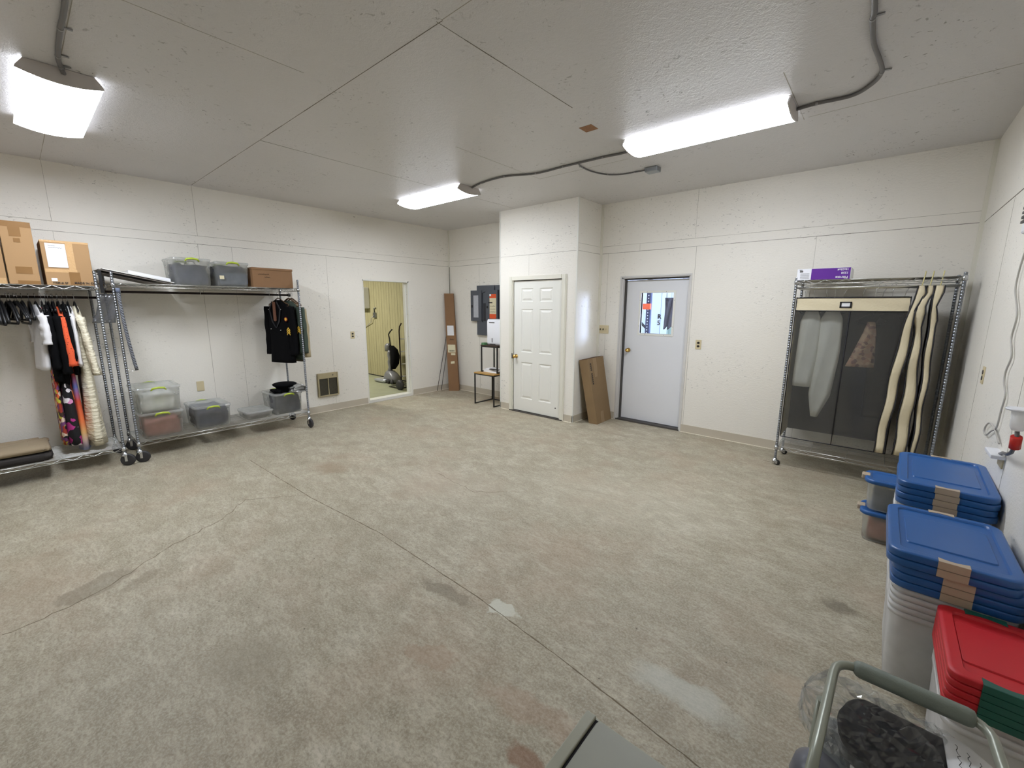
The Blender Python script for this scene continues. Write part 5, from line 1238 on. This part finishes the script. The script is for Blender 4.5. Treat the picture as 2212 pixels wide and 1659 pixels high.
# ------------------------------------------------------------------ right wall things
t = thing('wall_vent_unit', 'white louvred air unit high on the right wall at the picture edge', 'air unit', (WX, -1.95, 2.2))
MB().box(WX - .07, WX, -2.5, -2.10, 2.045, 2.42).build('casing', M['white_pl'], t, bevel=.012)
m = MB()
for k in range(12): m.box(WX - .078, WX - .07, -2.48, -2.105, 2.10 + k * .024, 2.112 + k * .024)
m.build('louvre', M['black'], t); 
m = MB()
for k in range(12): m.box(WX - .062, WX - .01, -2.102, -2.094, 2.10 + k * .024, 2.112 + k * .024)
m.build('side_louvre', M['black'], t)
cx = WX - .012
cp = [(-2.20, 2.05), (-1.95, 1.98), (-1.90, 1.93), (-1.87, 1.84), (-1.885, 1.76), (-2.02, 1.66), (-2.065, 1.60), (-2.04, 1.50), (-2.10, 1.44), (-2.14, 1.39), (-2.08, 1.31), (-2.10, 1.25), (-2.19, 1.19), (-2.17, 1.10), (-2.15, 1.0), (-2.04, .955), (-1.93, .905), (-1.86, .905), (-1.86, .94), (-1.95, .985), (-2.08, .985), (-2.19, .965), (-2.30, .935)]
P = [Vector((cx, a, b)) for a, b in cp]; Q = []
for i in range(len(P) - 1):
    p0, p1, p2, p3 = P[max(i - 1, 0)], P[i], P[i + 1], P[min(i + 2, len(P) - 1)]
    for k in range(5):
        f_ = k / 5; Q.append(.5 * ((2 * p1) + (-p0 + p2) * f_ + (2 * p0 - 5 * p1 + 4 * p2 - p3) * f_ * f_ + (-p0 + 3 * p1 - 3 * p2 + p3) * f_ ** 3))
MB().tube(Q, .0045, 6).build('power_cord', M['cord'], at=(cx, -2.2, 1.0), label='pale wavy cord dropping down the right wall with a loop near its end', cat='cord')
t = thing('plug_adapter', 'pale flat plug adapter low on the right wall where two cords meet', 'adapter', (WX, -2.33, .895))
MB().box(WX - .055, WX, -2.43, -2.25, .885, .905).build('adapter_body', M['white_pl'], t, bevel=.004)
MB().box(WX - .006, WX, -2.40, -2.29, .83, .885).build('cover_plate', M['almond'], t, bevel=.002)
t = thing('wall_dispenser', 'small white flanged cup mounted on the right wall at the picture edge', 'dispenser', (7.035, -2.78, 1.2))
MB().lathe((7.03, -2.775, 0), [(0, 1.208), (.045, 1.208), (.048, 1.214), (.044, 1.218), (0, 1.218)], 22).build('flange', M['white_pl'], t)
MB().lathe((7.03, -2.785, 0), [(0, 1.115), (.018, 1.118), (.026, 1.135), (.03, 1.207), (0, 1.2075)], 20).build('cup', M['frost'], t)
t = thing('taped_cord', 'grey cord with a band of red tape below the white wall cup', 'cord', (7.04, -2.7, 1.0))
MB().tube([(7.03, -2.79, 1.115), (7.032, -2.795, 1.09), (7.035, -2.78, 1.05), (7.04, -2.72, 1.0), (7.05, -2.60, .96), (7.06, -2.45, .93), (7.065, -2.36, .90)], .008, 8).build('cord', M['cable'], t)
MB().tube([(7.030, -2.80, 1.092), (7.036, -2.775, 1.035)], .019, 10).build('tape_wrap', M['red_tape'], t)

# ------------------------------------------------------------------ totes
def lid_mb(cx, cy, w, d, z, h):
    m = MB(); r = min(w, d) * .14
    R6 = lambda a, q, zz: rrect(cx, cy, w - 2 * a, d - 2 * a, max(.006, r * q), zz, 6)
    m.loft([R6(.004, 1, z), R6(.0005, 1, z + .0015), R6(0, 1, z + .0025), R6(0, 1, z + h * .80), R6(.0005, 1, z + h * .84), R6(.005, 1, z + h * .95), R6(.011, 1, z + h), R6(.012, 1, z + h), R6(.036, .55, z + h), R6(.037, .55, z + h), R6(.040, .5, z + h - .009), R6(.041, .5, z + h - .010)], cap0=True, cap1=True)
    m.loft([rrect(cx, cy, w * .70, d * .56, .012, z + h - .011, 3), rrect(cx, cy, w * .685, d * .55, .012, z + h - .005, 3), rrect(cx, cy, w * .68, d * .545, .012, z + h - .0048, 3)], cap0=False)
    return m
def latch_mb(cx, y, s_, z, h, lw):
    m = MB(); y0 = y - s_ * .018; rings = []
    P = []
    for k in range(9):
        f_ = k / 8; x = cx - lw / 2 + lw * f_; inn = .030 - .012 * math.sin(pi * f_) ; P.append((x, inn))
    poly = [(x, y - s_ * inn, z + h - .0015) for x, inn in P] + [(cx + lw / 2, y + s_ * .004, z + h - .0015), (cx - lw / 2, y + s_ * .004, z + h - .0015)]
    m.prism(poly, (0, 0, .0035))
    m.box(cx - lw / 2, cx + lw / 2, min(y, y + s_ * .006), max(y, y + s_ * .006), z + .003, z + h + .0015)
    return m
ORD = ['top', 'second', 'third', 'fourth', 'fifth', 'sixth', 'seventh']
def tote_lid(label, cx, cy, w, d, z, h, m, ml, group, rot=0, lw=.09):
    t = thing('tote_lid', label, 'lid', (cx, cy, z), group)
    a = lid_mb(cx, cy, w, d, z, h); a.rot((cx, cy, 0), rot); a.build('lid_panel', m, t)
    for s_ in (-1, 1):
        b_ = latch_mb(cx, cy + s_ * d / 2, s_, z, h, lw); b_.rot((cx, cy, 0), rot); b_.build('latch', ml, t)
    return t
def tub(label, cx, cy, w, d, z, h, group, rot=0, m=None):
    t = thing('storage_tub', label, 'tub', (cx, cy, z), group)
    a = MB(); r = .05
    a.loft([rrect(cx, cy, w * .82, d * .86, r, z, 5), rrect(cx, cy, w * .84, d * .875, r, z + .012, 5), rrect(cx, cy, w * .92, d * .94, r, z + h - .02, 5)], cap1=False)
    a.rot((cx, cy, 0), rot); a.build('tub_wall', m or M['frost'], t)
    b_ = MB(); b_.loft([rrect(cx, cy, w * .92, d * .94, r, z + h - .022, 5), rrect(cx, cy, w * .96, d * .97, r, z + h - .02, 5), rrect(cx, cy, w * .96, d * .97, r, z + h - .002, 5), rrect(cx, cy, w * .93, d * .95, r, z + h, 5)], cap0=False, cap1=False)
    b_.rot((cx, cy, 0), rot); b_.build('rim', m or M['frost'], t)
    return t
# far blue stack
ax, ay, aw, ad, ar = 6.882, -2.30, .385, .66, -.03
for k in range(6): tub(f'nested clear tub, {["lowest", "second", "third", "fourth", "fifth", "uppermost"][k]} in the far blue-lidded stack', ax, ay, aw - .004, ad - .01, .0015 + k * .042, .38, 'clear tubs of the far stack', ar)
for k in range(4): tote_lid(f'blue lid with tan latches, {ORD[k]} of the far stack', ax + (.004 if k % 2 else 0), ay, aw, ad, .735 - .034 * (k + 1) , .0325, M['blue'], M['tan'], 'blue lids of the far stack', ar)
# near blue stack
bx_, by_, bw_, bd_ = 6.845, -3.085, .395, .575
for k in range(5): tub(f'nested clear tub, {["lowest", "second", "third", "fourth", "uppermost"][k]} in the near blue-lidded stack', bx_ + .02, by_ + .005, bw_ - .01, bd_ - .01, .0015 + k * .028, .372, 'clear tubs of the near stack')
for k in range(5):
    o = 0 if k < 2 else .024
    tote_lid(f'blue lid with tan latches, {ORD[k]} of the near stack', bx_ + o, by_ + (0 if k < 2 else .012), bw_, bd_, .662 - .0345 * (k + 1), .033, M['blue'], M['tan'], 'blue lids of the near stack')
# red stack
rx_, ry_, rw_, rd_ = 6.944, -3.625, .262, .44
for k in range(3): tub(f'nested pale tub, {["lowest", "middle", "uppermost"][k]} under the red lids', rx_, ry_, rw_ - .008, rd_ - .01, .0015 + k * .03, .31, 'pale tubs under the red lids')
for k in range(5): tote_lid(f'red lid with dark green latches, {ORD[k]} of the red stack', rx_, ry_, rw_, rd_, .506 - .0265 * (k + 1), .0255, M['red'], M['green_l'], 'red lids', lw=.11)
# two small boxes
for k, (z, lab, lab2) in enumerate(((.002, 'lower small clear box with blue lid on the floor behind the blue stacks', 'mixed orange and dark items in the lower small box'), (.238, 'upper small clear box with blue lid and grey-beige contents', 'grey and beige cloth in the upper small box'))):
    cx, cy, w, d, h = 6.735, -1.745, .37, .255, .225
    t = thing('small_storage_box', lab, 'storage box', (cx, cy, z), 'small blue-lidded boxes')
    m = MB(); m.loft([rrect(cx, cy, w * .80, d * .82, .04, z, 5), rrect(cx, cy, w * .83, d * .85, .04, z + .012, 5), rrect(cx, cy, w * .9, d * .92, .045, z + h - .03, 5)], cap1=False); m.build('tub', M['clear'], t)
    m = MB(); m.loft([rrect(cx, cy, w * .95, d * .95, .05, z + h - .032, 6), rrect(cx, cy, w, d, .06, z + h - .026, 6), rrect(cx, cy, w, d, .06, z + h - .008, 6), rrect(cx, cy, w * .95, d * .94, .055, z + h, 6), rrect(cx, cy, w * .8, d * .72, .03, z + h, 6), rrect(cx, cy, w * .78, d * .7, .03, z + h - .008, 6)]); m.build('lid', M['blue'], t)
    for s_ in (-1, 1):
        MB().box(cx + s_ * w / 2 - .018, cx + s_ * w / 2 + .006 if s_ > 0 else cx - w / 2 + .03, cy - .035, cy + .035, z + h - .03, z + h + .003).build('latch', M['tan'], t, bevel=.006)
    pile('packed_items', lab2, cx - .125, cx + .125, cy - .085, cy + .085, z + .016, z + .15, M['slate'] if k else M['rose_cloth'], seed=20 + k, sag=.01)
    if k: pile('packed_items', 'beige cloth lying on the slate cloth in the upper small box', cx - .125, cx + .125, cy - .085, cy + .085, z + .165, z + .18, M['canvas'], seed=24, sag=.006)

# ------------------------------------------------------------------ grey chest corner, bottom centre
t = thing('grey_cabinet', 'corner of a grey-green plastic cabinet at the bottom edge of the picture', 'cabinet', (6.25, -5.05, 0))
gx0, gx1, gy0, gy1, gz = 6.044, 6.42, -5.30, -4.812, .60
m = MB(); m.loft([rrect((gx0 + gx1) / 2, (gy0 + gy1) / 2, gx1 - gx0 - .004, gy1 - gy0 - .004, .014, 0), rrect((gx0 + gx1) / 2, (gy0 + gy1) / 2, gx1 - gx0, gy1 - gy0, .014, gz - .05), rrect((gx0 + gx1) / 2, (gy0 + gy1) / 2, gx1 - gx0, gy1 - gy0, .014, gz - .003)], smooth=False)
m.build('cabinet_body', M['trunk'], t)
MB().loft([rrect((gx0 + gx1) / 2 + .018, (gy0 + gy1) / 2 - .003, gx1 - gx0 - .036, gy1 - gy0 - .012, .012, gz - .002), rrect((gx0 + gx1) / 2 + .018, (gy0 + gy1) / 2 - .003, gx1 - gx0 - .036, gy1 - gy0 - .012, .012, gz + .006), rrect((gx0 + gx1) / 2 + .018, (gy0 + gy1) / 2 - .003, gx1 - gx0 - .044, gy1 - gy0 - .02, .010, gz + .010)], smooth=False).build('top_panel', mat('grey_panel', (150, 151, 140), .45, var=.08, scale=9), t)
MB().box(gx0, gx0 + .028, gy0, gy1 - .004, gz - .002, gz + .010).build('edge_rail', M['trunk'], t, bevel=.003)
MB().box(gx0 + .028, gx0 + .036, gy0 + .01, gy1 - .008, gz - .002, gz + .001).build('gap', M['gap'], t)

# ------------------------------------------------------------------ grey tubular chair, bottom right
t = thing('tubular_chair', 'grey tubular metal chair with a padded grey rail at the bottom right', 'chair', (6.68, -4.5, 0))
zt = .65; r = .0115
def arc(c, a0, a1, R_, n=6, pl='xy', z=zt):
    return [(c[0] + R_ * math.cos(a0 + (a1 - a0) * k / n), c[1] + R_ * math.sin(a0 + (a1 - a0) * k / n), z) for k in range(n + 1)]
top = [(6.508, -4.80, zt), (6.518, -4.55, zt), (6.528, -4.30, zt)] + arc((6.578, -4.283), pi, pi / 2, .048) + [(6.62, -4.235, zt), (6.76, -4.235, zt)] + arc((6.785, -4.285), pi / 2, 0, .05) + [(6.840, -4.40, zt), (6.85, -4.80, zt)]
MB().tube(top, r, 12).build('frame_tube', M['chair_grey'], t)
MB().tube([(6.570, -4.236, zt), (6.576, -4.235, zt), (6.585, -4.235, zt), (6.795, -4.238, zt), (6.806, -4.238, zt), (6.810, -4.238, zt)], [.013, .020, .0225, .0225, .020, .014], 16).build('padded_rail', M['chair_pad'], t)
for x, y in ((6.512, -4.42), (6.838, -4.42), (6.506, -4.80), (6.85, -4.80)):
    MB().tube([(x, y, zt), (x - .004, y + .004, .3), (x - .008, y + .01, .012)], r, 10).build('leg', M['chair_grey'], t)
    MB().lathe((x - .008, y + .01, 0), [(0, 0), (.016, 0), (.016, .02), (.012, .03)], 12).build('foot_cap', M['rubber'], t)
m = MB()
for x in (6.508, 6.84): m.tube([(x, -4.41, .40), (x, -4.80, .40)], r * .9, 8)
for y in (-4.41, -4.79): m.tube([(6.508, y, .40), (6.842, y, .40)], r * .9, 8)
m.build('seat_rail', M['chair_grey'], t)
MB().loft([rrect(6.675, -4.50, .31, .58, .03, .405), rrect(6.675, -4.50, .32, .59, .04, .42), rrect(6.675, -4.50, .31, .58, .04, .44)]).build('seat', mat('grey_seat', (104, 106, 104), .6), t)
# padded black pouch in a clear bag, resting on the seat rail
def blob(pts_rings, name, m, **k):
    return MB().loft(pts_rings).build(name, m, **k)
def capsule(p0, p1, w0, w1, th, n=28, seg=24):
    p0, p1 = Vector(p0), Vector(p1); d = (p1 - p0); L = d.length; d.normalize(); s_ = d.cross(Z_).normalized(); u_ = s_.cross(d); rings = []
    for i in range(n + 1):
        f_ = i / n; e = math.sqrt(max(.02, 1 - max(0, (.18 - f_) / .18) ** 2, ) ) if f_ < .18 else math.sqrt(max(.02, 1 - max(0, (f_ - .85) / .15) ** 2))
        w = (w0 + (w1 - w0) * f_) * e; q = p0 + d * L * f_
        rings.append([q + s_ * w * math.cos(2 * pi * k / seg) + u_ * th * e * math.copysign(abs(math.sin(2 * pi * k / seg)) ** .7, math.sin(2 * pi * k / seg)) for k in range(seg)])
    return rings
blob(capsule((6.553, -4.268, .505), (6.865, -4.30, .495), .085, .112, .052), 'padded_pouch', M['bag_black'], at=(6.66, -4.3, .46), label='black padded pouch inside a clear plastic bag on the grey chair', cat='pouch')
m = MB(); rings = []
rr = random.Random(5)
cap_ = capsule((6.468, -4.262, .535), (6.775, -4.36, .52), .075, .165, .07, 26, 44)
for i, ring in enumerate(cap_):
    ax_ = Vector((.94, -.2, 0)); q = []
    for k, p in enumerate(ring):
        n_ = .011 * math.sin(k * 1.9 + i * .55) + .008 * math.sin(k * 3.7 - i * .9) + .006 * rr.uniform(-1, 1)
        c_ = sum((Vector(v) for v in ring), Vector()) / len(ring); d_ = (Vector(p) - c_).normalized()
        q.append(Vector(p) + d_ * n_)
    rings.append(q)
m.loft(rings, smooth=False); m.build('plastic_bag', M['film'], at=(6.64, -4.4, .44), label='clear glossy plastic bag around the black pouch on the grey chair', cat='plastic bag')
rings = []
for i in range(9):
    x = 6.757 + .0145 * i; rings.append([(x + .002 * j, -4.262 - .006 * i - .045 * j, .600 - .0012 * (i - 3) ** 2 - .004 * j + .003 * math.sin(j * 1.7 + i)) for j in range(8)] + [(x + .002 * j, -4.262 - .006 * i - .045 * j, .597 - .0012 * (i - 3) ** 2 - .004 * j) for j in range(7, -1, -1)])
ps = MB().loft(rings).build('paper_sheet', M['paper'], at=(6.78, -4.4, .5), label='white printed sheet lying over the right side of the black pouch', cat='paper')
for q_ in range(5): squiggle((6.775 + .019 * q_, -4.295 - .012 * q_, .603 - .001 * q_), (.012, -.3, -.02), X, .13, .006, M['ink'], ps, q_ + 30, .0007, 22, 'print_line')
MB().lathe((6.53, -4.50, 0), [(0, .442), (.05, .445), (.062, .48), (.055, .52), (.03, .545), (0, .55)], 22).build('round_container', M['plum'], at=(6.53, -4.5, .442), label='rounded grey plastic cap on the chair seat at the bottom edge', cat='container')
